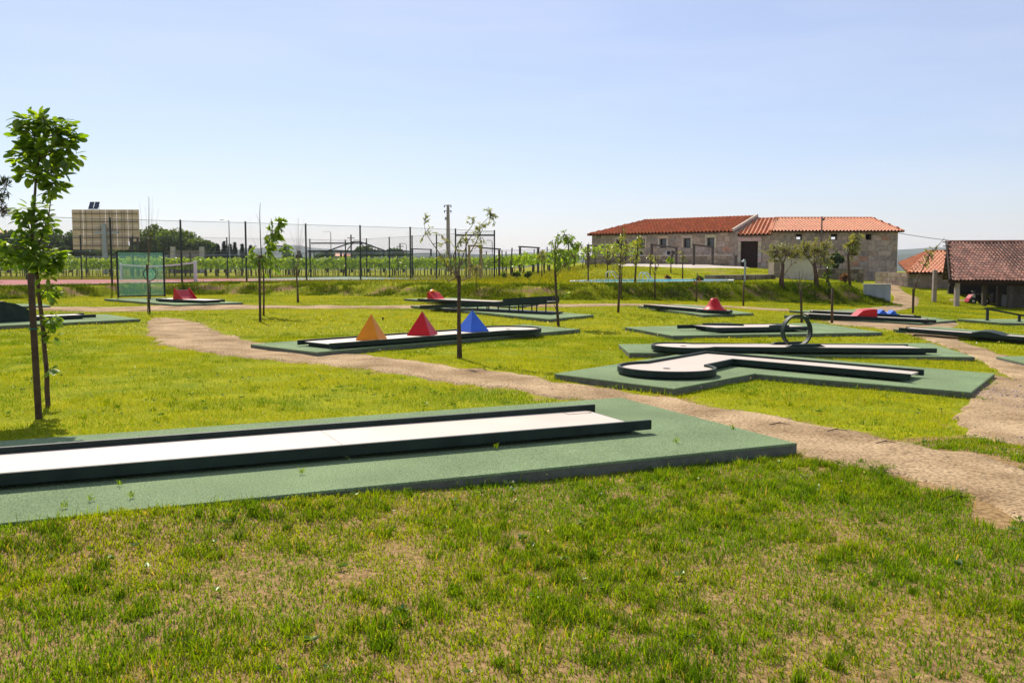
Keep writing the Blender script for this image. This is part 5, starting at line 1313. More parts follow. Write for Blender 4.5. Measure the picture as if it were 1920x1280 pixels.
sapling('young_tree', 'feathery willow like young tree with sparse leaves near the pyramids', b_ + Vector((.05, .06, 0)), [(862, 600), (861, 540), (857, 516)], .022, .02,
        [[(857, 518), (842, 505), (828, 480), (812, 458), (798, 436), (795, 418)], [(857, 518), (846, 500), (842, 478), (836, 455), (828, 445)], [(858, 516), (862, 490), (858, 470), (846, 456)], [(858, 516), (868, 480), (878, 450), (896, 428), (922, 402)], [(858, 514), (850, 480), (860, 455), (884, 425), (890, 412)],
         [(866, 526), (880, 520), (884, 508), (880, 495)], [(862, 500), (884, 470), (900, 440), (905, 430)], [(857, 520), (840, 528), (834, 515)], [(850, 500), (836, 500), (826, 496)]],
        [(799, 410, 9, 11, 46), (806, 434, 12, 10, 40), (792, 446, 8, 10, 14), (834, 455, 13, 16, 46), (842, 480, 14, 18, 36), (886, 412, 10, 10, 40), (896, 432, 16, 14, 80), (918, 398, 16, 12, 70), (925, 412, 9, 12, 46), (876, 446, 18, 16, 70), (900, 452, 10, 12, 40), (862, 462, 16, 16, 46), (828, 488, 10, 14, 36), (908, 425, 8, 10, 30)], leaf=.085, aspect=.22, kind='willow', depth=.8)
sapling('young_tree', 'small yellow green sapling standing behind the feathery willow tree', G(893, 548), [(893, 525), (894, 505), (896, 490)], .02, .008, [[(893, 520), (884, 500)], [(894, 515), (906, 498)]], [(892, 505, 22, 20, 240)], leaf=.11, aspect=.35, kind='yellow')
b_ = G(1047, 613); stake(b_, 1041, 508, 'leaning dark stake of the windswept leafy tree', .045)
sapling('young_tree', 'windswept bright leafy tree leaning right beside the raised ramp', b_ + Vector((.03, .08, 0)), [(1044, 560), (1041, 508), (1040, 470), (1044, 445)], .03, .012,
        [[(1041, 510), (1050, 480), (1066, 455), (1090, 458)], [(1041, 500), (1044, 465), (1058, 440)], [(1042, 520), (1056, 500), (1076, 480), (1092, 466)], [(1041, 505), (1034, 470), (1036, 450)], [(1043, 580), (1036, 565), (1038, 550)]],
        [(1058, 450, 22, 14, 220), (1040, 462, 10, 20, 110), (1060, 480, 22, 18, 240), (1080, 464, 16, 12, 120), (1050, 500, 14, 16, 120), (1076, 490, 14, 12, 80), (1045, 545, 6, 22, 24), (1062, 552, 9, 16, 20)], leaf=.13, aspect=.26, kind='fresh', droop=.1)
b_ = G(1159, 586); sapling('young_tree', 'tall slender young tree left of the red volcano lane', b_, [(1161, 550), (1163, 500), (1165, 460), (1167, 425)], .05, .012, [[(1163, 505), (1150, 480), (1146, 470)], [(1164, 490), (1174, 465), (1178, 455)], [(1162, 520), (1150, 505), (1146, 490)]],
        [(1160, 480, 14, 26, 130), (1166, 440, 8, 20, 60), (1148, 470, 6, 16, 46), (1156, 500, 12, 12, 40), (1178, 465, 8, 14, 40)], leaf=.13, aspect=.32, kind='willow')
b_ = G(1165, 560); sapling('young_tree', 'slender tree on the bank behind the tall slender one', b_, [(1165, 530), (1167, 490), (1170, 440)], .04, .01, [[(1167, 490), (1178, 470)]], [(1170, 470, 10, 30, 90)], leaf=.13, aspect=.32, kind='olive')
b_ = G(1190, 533); sapling('young_tree', 'leafy yellow green sapling leaning beside the pool ladders', b_, [(1192, 505), (1195, 470), (1197, 440)], .06, .02, [[(1194, 480), (1186, 465)], [(1195, 470), (1202, 455)]], [(1196, 458, 10, 18, 150), (1190, 485, 9, 16, 60)], leaf=.2, aspect=.4, kind='willow')
for (px, py, tp, lab, nl, kd, rx) in ((1103, 530, 455, 'bare dark pole like sapling at the left end of the pool', 14, 'olive', 8), (1228, 562, 478, 'thin sapling at the foot of the bank below the pool', 40, 'willow', 12), (1306, 566, 512, 'thin bare sapling right of the pool sapling on the bank', 14, 'rust', 9), (1394, 574, 528, 'short dark sapling stem below the shower post', 0, 'olive', 5),
                            (1219, 522, 472, 'small sapling behind the pool on the upper lawn', 40, 'olive', 8), (1280, 524, 470, 'dark narrow sapling behind the right half of the pool', 60, 'olive', 8), (1139, 520, 462, 'small sapling behind the left half of the pool', 50, 'willow', 9), (1258, 512, 478, 'sapling in the rough grass below the low stone wall', 46, 'fresh', 9), (1560, 606, 540, 'thin stake like sapling beside the blue waves', 0, 'olive', 4), (1016, 520, 468, 'small round headed tree before the distant trellis', 110, 'olive', 8)):
    b_ = G(px, py); hgt = py - tp
    br = [[(px, py - hgt * .55), (px - rx * .6, py - hgt * .75), (px - rx * .8, tp + hgt * .1)], [(px, py - hgt * .6), (px + rx * .6, py - hgt * .78), (px + rx * .8, tp + hgt * .12)]] if hgt > 45 and nl else []
    sapling('young_tree', lab, b_, [(px, py - hgt * .5), (px + 1, tp)], .05, .016 if nl else .035, br, [(px + 1, tp + hgt * .2, rx, hgt * .22, nl)] if nl else [], leaf=.2 * b_.y / 50, aspect=.4, kind=kd)
b_ = G(1503, 606); stake(b_, 1502, 545, 'short stake of the bare spreading tree behind the loop', .05)
sapling('young_tree', 'bare spreading tree behind the loop below the cream wall', b_ + Vector((.05, .05, 0)), [(1502, 560), (1500, 542), (1499, 530), (1498, 508)], .035, .012,
        [[(1500, 541), (1488, 528), (1474, 516)], [(1500, 538), (1510, 524), (1512, 508)], [(1499, 535), (1492, 520), (1490, 508)], [(1500, 530), (1506, 515), (1505, 505)], [(1486, 526), (1480, 512)], [(1500, 541), (1516, 536), (1520, 528)]], [], bark='twig')
b_ = G(1711, 588); stake(b_, 1712, 541, 'orange brown stake on the lawn before the shed', .05)
sapling('young_tree', 'bent windblown sapling leaning right before the small stone house', b_ + Vector((.05, .06, 0)), [(1714, 545), (1722, 520), (1732, 500), (1742, 480), (1758, 462), (1771, 446)], .04, .01,
        [[(1742, 480), (1750, 468), (1762, 458)], [(1735, 495), (1736, 484)]], [(1742, 478, 12, 12, 120), (1738, 494, 10, 8, 60), (1752, 466, 9, 8, 40)], leaf=.14, aspect=.3, kind='olive')
b_ = G(1594, 538); sapling('cypress_tree', 'leaning narrow conifer in front of the barn wall', b_, [(1592, 510), (1590, 480), (1598, 455), (1608, 438)], .1, .03, [], [(1596, 470, 8, 20, 260), (1602, 450, 7, 12, 120), (1612, 442, 5, 6, 30), (1606, 463, 6, 5, 30)], leaf=.32, aspect=.25, kind='olive', group='trees in front of the barn', droop=-.5)
sapling('cypress_tree', 'ivy covered stem left of the leaning conifer', G(1552, 534), [(1551, 510), (1550, 500)], .09, .06, [], [(1551, 512, 4, 22, 90)], leaf=.25, aspect=.6, kind='mid', group='trees in front of the barn')
# olive trees
b_ = G(1466, 537); sapling('olive_tree', 'left olive tree with forked dark trunk before the cream wall', b_, [(1465, 520), (1468, 495)], .17, .10, [[(1466, 522), (1476, 507), (1483, 498), (1484, 485)], [(1467, 505), (1464, 490), (1456, 478)], [(1468, 495), (1474, 480), (1478, 466)]],
        [(1450, 472, 20, 16, 402), (1470, 470, 22, 16, 433), (1488, 468, 17, 16, 325), (1462, 460, 15, 9, 170), (1452, 484, 15, 9, 155), (1494, 480, 15, 11, 155)], leaf=.16, aspect=.3, kind='olive', bark='bark', group='trees in front of the barn', lpt=10)
b_ = G(1531, 537); sapling('olive_tree', 'larger olive tree at the right corner of the cream wall', b_, [(1530, 515), (1526, 495)], .16, .10, [[(1526, 500), (1516, 485), (1510, 475)], [(1527, 495), (1536, 478), (1542, 465)], [(1526, 498), (1528, 475)]],
        [(1512, 470, 22, 18, 465), (1534, 464, 25, 18, 542), (1552, 462, 15, 16, 278), (1522, 482, 22, 11, 293), (1548, 484, 17, 16, 262), (1556, 494, 11, 9, 107), (1506, 456, 10, 6, 61)], leaf=.16, aspect=.3, kind='olive', group='trees in front of the barn', lpt=10)
crown_tree('dark_shrub', 'dark green shrub standing against the barn wall', 1570, 487, 13, 15, 67, 'dark', 900, .22, 'trees in front of the barn')
crown_tree('rusty_shrub', 'round reddish brown shrub before the dark rubble wall', 1585, 523, 12, 9, 62, 'rust', 500, .2, 'shrubs on the upper lawn')
for (px, py, rx, ry, Y, lab) in ((1310, 524, 9, 8, 57, 'small bushy shrub at the right end of the pool'), (1255, 522, 7, 7, 60, 'small rusty shrub behind the pool water'), (946, 517, 8, 9, 68, 'left of three small shrubs beside the court fence'), (968, 514, 8, 9, 67, 'middle of three small shrubs beside the court fence'), (990, 515, 8, 10, 64, 'right of three small shrubs beside the court fence'), (1557, 545, 7, 6, 56, 'tiny shrub on the slope above the blue waves'), (1604, 534, 5, 8, 62, 'little light green plant left of the grey wall')):
    crown_tree('small_shrub', lab, px, py, rx, ry, Y, 'mid' if 'rusty' not in lab else 'rust', 170, .2, 'shrubs on the upper lawn', 5)
# far-left conifer branches entering the frame
b_ = at(-40, 520, 60); b_.z = Hz(b_.x, 60)
sapling('pine_tree', 'feathery dark tree reaching in at the left edge of the frame', b_, [(-38, 440), (-34, 380), (-22, 320)], .2, .05, [[(-34, 400), (-10, 372), (16, 338)], [(-34, 420), (-8, 400), (14, 390)], [(-34, 390), (-5, 360), (12, 350)]], [(2, 365, 14, 22, 160), (8, 345, 9, 10, 80), (4, 395, 12, 8, 90), (-4, 470, 10, 8, 40)], leaf=.42, aspect=.12, kind='conifer', group='dark trees beyond the vineyard', droop=0)

# ------------------------------------------------------------------ vineyard
def vine_row(y0, x0, x1, label, slope=0.0, zf=.62, dens=150):
    t = thing('vine_row', label, 'vine row', (0, y0, Hz(-20, y0)), 'rows of grapevines beyond the court')
    n_ = int((x1 - x0) * dens); x = rng.uniform(x0, x1, n_); lump = .5 + .5 * np.sin(x * 5.2 + y0) * np.sin(x * 1.7)
    y = y0 + slope * (x - x0) + rng.normal(0, .22, n_); gz = H(x, y)
    hgt = .75 + 1.15 * rng.random(n_) ** .8 * (.78 + .35 * lump * rng.random(n_))
    P = np.stack([x, y, gz + hgt], 1)
    leaves('vine_foliage', P, rng.normal(size=(n_, 3)), .23 * rng.uniform(.6, 1.35, n_), .85, pick('vine', n_) * (.75 + .4 * rng.random((n_, 1))), t)
    m = MB(); k = 0
    for xx in np.arange(x0, x1, 1.05):
        yy = y0 + slope * (xx - x0); z = Hz(xx, yy); m.tube([(xx, yy, z - .1), (xx + R(-.08, .08), yy + R(-.05, .05), z + .5), (xx + R(-.1, .1), yy, z + .95)], [.045, .035, .03], 5)
    m.build('vine_trunks', 'bark_grey', t, kind='stuff')
    m = MB()
    for h_ in (.7, 1.2, 1.7): m.tube([(x0, y0, Hz(x0, y0) + h_), (x1, y0 + slope * (x1 - x0), Hz(x1, y0 + slope * (x1 - x0)) + h_)], .012, 3, False)
    m.build('trellis_wire', 'galv', t)
    for xx in np.arange(x0 + R(0, 2), x1, R(4.6, 5.4)):
        yy = y0 + slope * (xx - x0); z = Hz(xx, yy); hh_ = R(1.95, 2.5); m = MB(); m.tube([(xx, yy, z - .2), (xx + R(-.1, .1), yy, z + hh_)], .06, 5); m.build('row_post', 'grey_wood', t)
vine_row(93.0, -62, 4.5, 'front row of grapevines beyond the far court fence')
vine_row(95.6, -64, 5.5, 'second row of grapevines behind the front row')
vine_row(98.4, -66, 6.5, 'third row of grapevines showing between the front rows', dens=110)
vine_row(101.5, -68, 7, 'rearmost row of grapevines seen over the others', dens=110)
vine_row(78.5, -.5, 10.5, 'short row of grapevines below the left barn block', slope=.05, dens=90)
def trellis(pa, pb, ytopa, ytopb, Y, base, lab, dY=0):
    a, b_ = at(pa, ytopa, Y), at(pb, ytopb, Y + dY); t = thing('trellis_frame', lab, 'trellis', (a.x, Y, Hz(a.x, Y)), 'trellis frames of the vineyard')
    for p in (a, b_): m = MB(); m.box((p.x, p.y, (p.z + Hz(p.x, p.y)) / 2), (.2, .2, p.z - Hz(p.x, p.y))); m.build('post', 'grey_wood', t)
    m = MB(); m.beam(a - (b_ - a).normalized() * .15 + Vector((0, 0, .07)), b_ + (b_ - a).normalized() * .15 + Vector((0, 0, .07)), .14, .12); m.build('beam', 'grey_wood', t)
for q in ((975, 1009, 464, 466, 84, 0, 'dark trellis frame left of the windswept leafy tree'), (1103, 1143, 461.5, 465, 79, 0, 'trellis frame at the left corner of the barn', 3), (1222, 1268, 460.5, 466, 77, 0, 'trellis frame before the middle windows of the barn', 4), (1301, 1336, 460.5, 465, 76, 0, 'rightmost trellis frame before the barn windows', 3),
          (901, 936, 466, 468.5, 84, 0, 'trellis frame behind the right end of the court'), (773, 808, 468, 469, 106, 0, 'trellis frame behind the middle of the court fence'), (505, 541, 461, 464, 106, 0, 'trellis frame behind the leafy two clump tree'), (245, 258, 448, 447, 106, 0, 'short trellis frame in front of the billboard')):
    trellis(q[0], q[1], q[2], q[3], q[4], q[5], q[6], q[7] if len(q) > 7 else 0)
for k, (px, py, Y) in enumerate(((1139, 470, 86), (1261, 469, 84), (1380, 478, 80), (1047, 478, 84), (958, 480, 90), (1030, 479, 88))):
    p = at(px, py, Y); t = thing('vineyard_post', ['grey post under the left end of the barn', 'grey post before the fourth barn window', 'grey post near the dark barn door', 'grey post beside the windswept tree crown', 'grey post right of the court end', 'grey post behind the small round headed tree'][k], 'post', (p.x, Y, Hz(p.x, Y)), 'single vineyard posts')
    m = MB(); m.tube([(p.x, Y, Hz(p.x, Y) - .2), (p.x, Y, p.z)], .1, 6); m.build('shaft', 'grey_wood', t); m = MB(); m.tube([(p.x, Y, p.z), (p.x, Y, p.z + .03)], .11, 6); m.build('cap', 'pale_concrete', t)

# ------------------------------------------------------------------ background: billboard, trees, poles, houses
YB = 118.0
a, b_ = at(137, 468, YB), at(263, 466, YB); tp = at(0, 393, YB).z
t = thing('billboard', 'large billboard seen from behind with tan panels and steel frame', 'billboard', (a.x + 4, YB, Hz(a.x, YB)))
W = (b_.x - a.x); np_ = 6; cutx = [0, .165, .50, .665, .83, 1.0]
for k in range(5):
    x0, x1 = a.x + W * cutx[k] + .03, a.x + W * cutx[k + 1] - .03
    for r_ in range(5):
        z0, z1 = a.z + (tp - a.z) * r_ / 5 + .006, a.z + (tp - a.z) * (r_ + 1) / 5 - .006
        if r_ == 0 and k == 4: continue
        m = MB(); m.box(((x0 + x1) / 2, YB, (z0 + z1) / 2), (x1 - x0, .08, z1 - z0)); m.build('panel', 'board_back', t)
for r_ in range(5):
    z = a.z + (tp - a.z) * (r_ + .5) / 5; m = MB(); m.beam((a.x + .1, YB - .14, z), (b_.x - .1, YB - .14, z), .05, .09); m.build('rail', 'board_steel', t)
for f in (.13, .21, .3, .42, .56, .6, .74, .78, .9):
    m = MB(); m.beam((a.x + W * f, YB - .08, a.z), (a.x + W * f, YB - .08, tp - .1), .035, .035); m.build('stud', 'board_steel', t)
m = MB(); px_ = a.x + W * .5; m.tube([(px_, YB - .5, Hz(px_, YB) - .3), (px_, YB - .5, at(0, 420, YB).z)], [.36, .3], 10); m.build('mast', 'galv', t)
m = MB(); m.beam((a.x + W * .35, YB - .3, at(0, 436, YB).z), (a.x + W * .7, YB - .3, at(0, 436, YB).z), .2, .25); m.build('cross_arm', 'galv', t)
sp_ = at(176, 393, YB); t = thing('solar_panel', 'tilted solar panel pair on top of the billboard', 'solar panel', sp_)
for k, dx in enumerate((-.42, .22)):
    m = MB(); q = [Vector((sp_.x + dx - .25, YB - .1, sp_.z + .05)), Vector((sp_.x + dx + .3, YB - .1, sp_.z + .05)), Vector((sp_.x + dx + .45, YB + .2, sp_.z + .95)), Vector((sp_.x + dx - .1, YB + .2, sp_.z + .95))]
    m.prism(q, [x + Vector((0, .06, 0)) for x in q]); m.build('panel', 'solar_blue', t)
m = MB(); m.tube([(sp_.x + .5, YB + .3, sp_.z - .1), (sp_.x + .55, YB + .25, sp_.z + .9)], .03, 5); m.tube([(sp_.x - .2, YB + .3, sp_.z - .1), (sp_.x - .2, YB + .22, sp_.z + .6)], .03, 5); m.build('bracket', 'galv', t)
T_ = [('broad', 14, 458, 34, 27, 130), ('broad', 58, 458, 36, 25, 128), ('broad', 98, 460, 34, 25, 131), ('broad', 130, 458, 26, 24, 134), ('broad', 162, 474, 30, 12, 136), ('broad', 205, 476, 28, 11, 138), ('broad', 245, 474, 30, 12, 136), ('broad', 280, 454, 36, 32, 134), ('broad', 318, 456, 36, 30, 131), ('broad', 348, 460, 32, 27, 133), ('broad', 374, 466, 28, 21, 130), ('broad', 394, 472, 20, 15, 132), ('broad', 690, 474, 30, 16, 150), ('broad', 745, 477, 26, 11, 155), ('broad', 610, 480, 20, 8, 150)]
LBL = ['dark tree at the far left behind the near tree', 'dark tree left of the billboard', 'dark rounded tree beside the billboard left edge', 'dark tree touching the left edge of the billboard', 'low dark tree under the left part of the billboard', 'low dark tree behind the billboard mast', 'low dark tree under the right part of the billboard', 'tall leafy tree just right of the billboard', 'tall leafy tree behind the second court post', 'leafy tree in the middle of the sloping clump', 'lower leafy tree in the sloping clump', 'lowest tree at the right end of the sloping clump', 'low tree under the canopy truss', 'low tree right of the canopy truss', 'low dark tree below the left half of the canopy']
for (k_, px, py, rx, ry, Y), lb_ in zip(T_, LBL): crown_tree('broad_tree', lb_, px, py, rx, ry, Y, 'dark' if px < 200 else 'mid' if px < 600 else 'dark', 4200 if px < 600 else 1400, .42, lobes=20)
CO = [(408, 458, 478, 8, 'short dark conifer at the right end of the clump'), (420, 452, 478, 7, 'tallest dark conifer beside the street lamp'), (431, 458, 480, 6, 'small dark conifer under the street lamp'), (440, 454, 480, 7, 'pointed dark conifer right of the street lamp'), (454, 458, 482, 6, 'dark conifer left of the third court post'), (470, 460, 482, 9, 'dark wide conifer behind the leafy clump tree'), (535, 462, 484, 9, 'dark conifer right of the leafy clump tree'), (560, 470, 486, 10, 'low dark conifer before the blue hills')]
for px, a_, b_, w_, lb_ in CO: conifer(lb_, px, a_, b_, w_, 126)
sapling('young_tree', 'bright green small tree beyond the fence near the hills', at(536, 516, 100), [(536, 490), (536, 466)], .08, .03, [], [(535, 470, 9, 8, 160), (538, 480, 12, 6, 120)], leaf=.4, aspect=.6, kind='fresh', group='dark trees beyond the vineyard')
def lamp(px, ytop, Y, lab, side=-1, arm=11, lean=0):
    p = at(px, ytop, Y); gz = Hz(p.x, Y); t = thing('street_lamp', lab, 'street lamp', (p.x, Y, gz), 'street lamps in the distance'); s_ = Y / F_PX
    m = MB(); m.tube([(p.x, Y, gz - .2), (p.x, Y, p.z - .25), (p.x + side * .15, Y, p.z), (p.x + side * arm * s_, Y, p.z + .05)], [.1, .06, .05, .04], 6); m.build('pole', 'galv', t)
    m = MB(); m.box((p.x + side * (arm + 2) * s_, Y, p.z + .04), (.5, .22, .13)); m.build('lamp_head', 'galv', t, bevel=.04)
lamp(429, 412, 125, 'curved street lamp right of the tree clump'); lamp(620, 434, 150, 'curved street lamp above the left of the canopy', arm=9); lamp(762, 457, 160, 'small distant street lamp beyond the court', arm=5); lamp(923, 451, 160, 'distant street lamp seen through the right end of the fence', arm=5)
p = at(840, 384, 135); gz = Hz(p.x, 135)
t = thing('power_pole', 'tall concrete power pole with two crossarms behind the willow tree', 'power pole', (p.x, 135, gz))
m = MB(); m.tube([(p.x, 135, gz - .3), (p.x, 135, p.z)], [.34, .2], 8); m.build('pole', 'pole_concrete', t)
for zy in (385, 395):
    z = at(0, zy, 135).z; m = MB(); m.beam((p.x - .5, 134.8, z - .03), (p.x + .5, 134.8, z), .1, .1); m.build('crossarm', 'galv', t)
    for dx in (-.48, 0.42): m = MB(); m.tube([(p.x + dx, 134.8, z), (p.x + dx, 134.8, z - .3)], .07, 6); m.build('insulator', 'dark_steel', t)
m = MB(); m.box((p.x - .3, 134.7, at(0, 410, 135).z), (.25, .25, .4)); m.build('junction_box', 'galv', t)
for px, ytop, Y, lb_ in ((658, 440, 170, 'small wooden pole above the canopy'), (750, 456, 180, 'small dark utility pole beyond the court')):
    p = at(px, ytop, Y); gz = Hz(p.x, Y); t = thing('utility_pole', lb_, 'utility pole', (p.x, Y, gz), 'small distant poles'); m = MB(); m.tube([(p.x, Y, gz), (p.x, Y, p.z)], .13, 6); m.build('pole', 'dark_wood', t)
    m = MB(); m.beam((p.x - .7, Y, p.z - .6), (p.x + .7, Y, p.z - .6), .12, .12); m.build('crossarm', 'dark_wood', t)
Yc = 128; a, b_ = at(578, 471, Yc), at(762, 471, Yc); pk0, pk1 = at(664, 453, Yc), at(674, 453, Yc)
t = thing('open_canopy', 'thin flat canopy with a raised triangular truss beyond the vineyard', 'canopy', (a.x + 5, Yc, Hz(a.x, Yc)))
m = MB(); m.box(((a.x + b_.x) / 2, Yc + 2, a.z), (b_.x - a.x, 5, .22)); m.build('roof_slab', 'dark_steel', t)
m = MB(); m.beam(at(616, 470, Yc), pk0, .16); m.beam(pk0, pk1, .16); m.beam(pk1, at(722, 470, Yc), .16); m.beam(pk0, at(650, 470, Yc), .12); m.beam(pk1, at(688, 470, Yc), .12); m.build('truss', 'dark_steel', t)
for px in (582, 614, 640, 660, 690, 720, 757): x = upx(px, Yc); m = MB(); m.box((x, Yc + .3, (a.z - .11 + Hz(x, Yc)) / 2), (.26, .26, a.z - .11 - Hz(x, Yc))); m.build('post', 'dark_steel', t)
def far_house(px0, px1, yt, yr, yb_, Y, lab):
    a, b_ = at(px0, yt, Y), at(px1, yt, Y); gz = Hz(a.x, Y) - .3; t = thing('far_house', lab, 'house', (a.x, Y, gz), 'small houses in the distance')
    zr_ = at(0, yr, Y).z; w = b_.x - a.x
    m = MB(); m.box(((a.x + b_.x) / 2, Y + 4, (gz + a.z) / 2), (w, 8, a.z - gz)); W_ = m.build('wall', 'far_wall', t)
    for f in (.25, .7): m = MB(); m.box((a.x + w * f, Y - .01, a.z - 1.3), (w * .1, .06, 1.2)); m.build('window', 'window_glass', t)
    m = MB(); o_ = .4; q = [Vector((a.x - o_, Y - o_, a.z + .01)), Vector((b_.x + o_, Y - o_, a.z + .01)), Vector((b_.x + o_, Y + 8 + o_, a.z + .01)), Vector((a.x - o_, Y + 8 + o_, a.z + .01))]
    i = m.vs(q + [Vector((a.x + w * .2, Y + 4, zr_)), Vector((b_.x - w * .2, Y + 4, zr_))]); m.f += [(i, i + 1, i + 5, i + 4), (i + 1, i + 2, i + 5), (i + 2, i + 3, i + 4, i + 5), (i + 3, i, i + 4), (i + 3, i + 2, i + 1, i)]; m.build('roof', 'tile', t)
far_house(612, 648, 480, 474, 490, 165, 'low house with orange roof under the canopy'); far_house(-60, 22, 441, 431, 470, 150, 'reddish roofed house at the far left edge')
w0_, w1_ = at(318, 465, 122), at(385, 466, 122); t = thing('garden_wall', 'low dark brick coloured wall with pale pillars below the tree clump', 'wall', w0_)
m = MB(); wall_with_holes(m, v2(w0_), v2(w1_), Hz(w0_.x, 122) - .3, w0_.z - .3, .3, []); m.build('wall_body', 'rubble', t)
for px in (327, 381): x = upx(px, 121.8); m = MB(); m.box((x, 121.8, (w0_.z + .15 + Hz(x, 122)) / 2), (.55, .4, w0_.z + .15 - Hz(x, 122))); m.build('pillar', 'pale_concrete', t, bevel=.03)
# hills
def ridge(prof, Y, thick, seed):
    pxs = np.linspace(-1400, 3400, 240); pr = np.interp(pxs, [p[0] for p in prof], [p[1] for p in prof])
    jit_ = (fbm(pxs * .02, pxs * 0 + seed, seed, 5) - .5) * 6; rows, K = [], 9
    X = (pxs - 960) / F_PX * Y; Zt = CAM_H + (HOR - (pr + jit_)) * Y / F_PX
    V = []
    for k in range(K):
        f = k / (K - 1); V.append(np.stack([X * (1 - .0 * f), Y - thick * (1 - f) + 0 * X, -60 + (Zt + 60) * smooth(f) + (fbm(X * .004, np.full_like(X, f * 3), seed + 3) - .5) * 25 * np.sin(math.pi * f)], 1))
    V = np.concatenate(V); n_ = len(pxs); ii = (np.arange(K - 1)[:, None] * n_ + np.arange(n_ - 1)[None, :]).ravel()
    T = np.concatenate([np.stack([ii, ii + 1, ii + n_ + 1], 1), np.stack([ii, ii + n_ + 1, ii + n_], 1)])
    npmesh('hills', 'hill_green', V, T, np.ones((len(V), 3)), kind='structure')
ridge([(-1400, 474), (0, 474), (400, 470), (500, 464), (560, 461), (620, 466), (720, 475), (860, 474), (930, 478), (990, 474), (1040, 478), (1110, 482), (1500, 478), (1690, 469), (1750, 465), (1800, 468), (2000, 473), (3400, 474)], 4200, 1500, 2)
ridge([(-1400, 480), (300, 480), (560, 474), (640, 470), (720, 478), (800, 474), (900, 481), (1000, 480), (1060, 477), (1110, 484), (1500, 484), (1690, 476), (1780, 474), (3400, 480)], 2600, 900, 8)

# ------------------------------------------------------------------ grass
def blades(name, x, y, h, w, lean, tint, mat='grass_blade', segs=2, z=None):
    n_ = len(x); z = (H(x, y) + (fbm(x * .8, y * .8, 3) - .5) * .05) if z is None else z
    ang = rng.random(n_) * 6.283; la = rng.random(n_) * 6.283
    wx, wy = np.cos(ang) * w * .5, np.sin(ang) * w * .5; lx, ly = np.cos(la) * lean * h, np.sin(la) * lean * h
    base = np.stack([x, y, z - .012], 1); W_ = np.stack([wx, wy, 0 * wx], 1)
    tip = base + np.stack([lx, ly, h * np.sqrt(np.maximum(.08, 1 - np.minimum(lean, .95) ** 2))], 1)
    if segs == 1:
        V = np.stack([base - W_, base + W_, tip], 1).reshape(-1, 3); k = np.arange(n_)[:, None] * 3; T = k + [0, 1, 2]; tt = np.repeat(tint, 3, 0)
    else:
        mid_ = base + np.stack([lx * .32, ly * .32, h * .6], 1)
        V = np.stack([base - W_, base + W_, mid_ + W_ * .75, mid_ - W_ * .75, tip], 1).reshape(-1, 3); k = np.arange(n_)[:, None] * 5
        T = np.concatenate([k + [0, 1, 2], k + [0, 2, 3], k + [3, 2, 4]]); tt = np.repeat(tint, 5, 0)
    return npmesh(name, mat, V, T, tt, None, 'stuff')
def scatter(n_, y0, y1, margin=2.8, power=1.0):
    """random ground points inside the wedge in front of the lawn"""
    y = y0 + (y1 - y0) * rng.random(n_) ** power if power != 1 else np.sqrt(rng.uniform(y0 ** 2, y1 ** 2, n_)); hw = y * .545 + margin; x = rng.uniform(-1, 1, n_) * hw; return x, y
def clear(x, y, grow=0.0, paths=True):
    ok = np.ones(x.shape, bool)
    for s_ in SLABS:
        P = np.array(s_); c = P.mean(0); ok &= ~inpoly(x, y, [tuple(c + (p - c) * (1 + grow)) for p in P])
    if paths:
        nx_ = (fbm(x * 2.6, y * 2.6, 77, 4) - .5) * 1.5; ny_ = (fbm(x * 2.6, y * 2.6, 97, 4) - .5) * 1.5
        for p in PATHS: ok &= ~inpoly(x + nx_, y + ny_, p)
    return ok
def gcol(n_, a, b_, f): a, b_ = np.array(a), np.array(b_); return (a + (b_ - a) * f[:, None]) * rng.uniform(.75, 1.25, (n_, 1))
FRESH, LIME, DARKG, STRAW = (.125, .245, .008), (.25, .32, .009), (.05, .12, .007), (.46, .34, .14)
# foreground turf: short sparse blades with bare soil between
def soil(x, y): return fbm(x * .9, y * .9, 21)
x, y = scatter(820000, 3.6, 14.5); k = (front_of_A(x, y) > -.05) & clear(x, y); x, y = x[k], y[k]
cov = fbm(x * 3.4, y * 3.4, 5, 4) * .75 + fbm(x * .9, y * .9, 21) * -.45 + .42
k = rng.random(len(x)) < np.clip((cov - .21) * 4.4, .10, 1); x, y, cov = x[k], y[k], cov[k]
f = np.clip(fbm(x * 1.4, y * 1.4, 13, 4) * 2.3 - .82 + rng.normal(0, .22, len(x)), 0, 1)
tint = gcol(len(x), FRESH, LIME, f); dry = rng.random(len(x)) < .05; tint[dry] = np.array(STRAW) * rng.uniform(.5, 1.1, (dry.sum(), 1))
h = .024 + .047 * rng.random(len(x)) * np.clip(cov * 1.6, .4, 1.3)
lean = rng.uniform(.25, .95, len(x)); lean[dry] = rng.uniform(.7, .95, dry.sum())
props(blades('foreground_turf', x, y, h, rng.uniform(.005, .0095, len(x)), lean, tint), 'patchy short grass with sandy soil between in the foreground', 'grass')
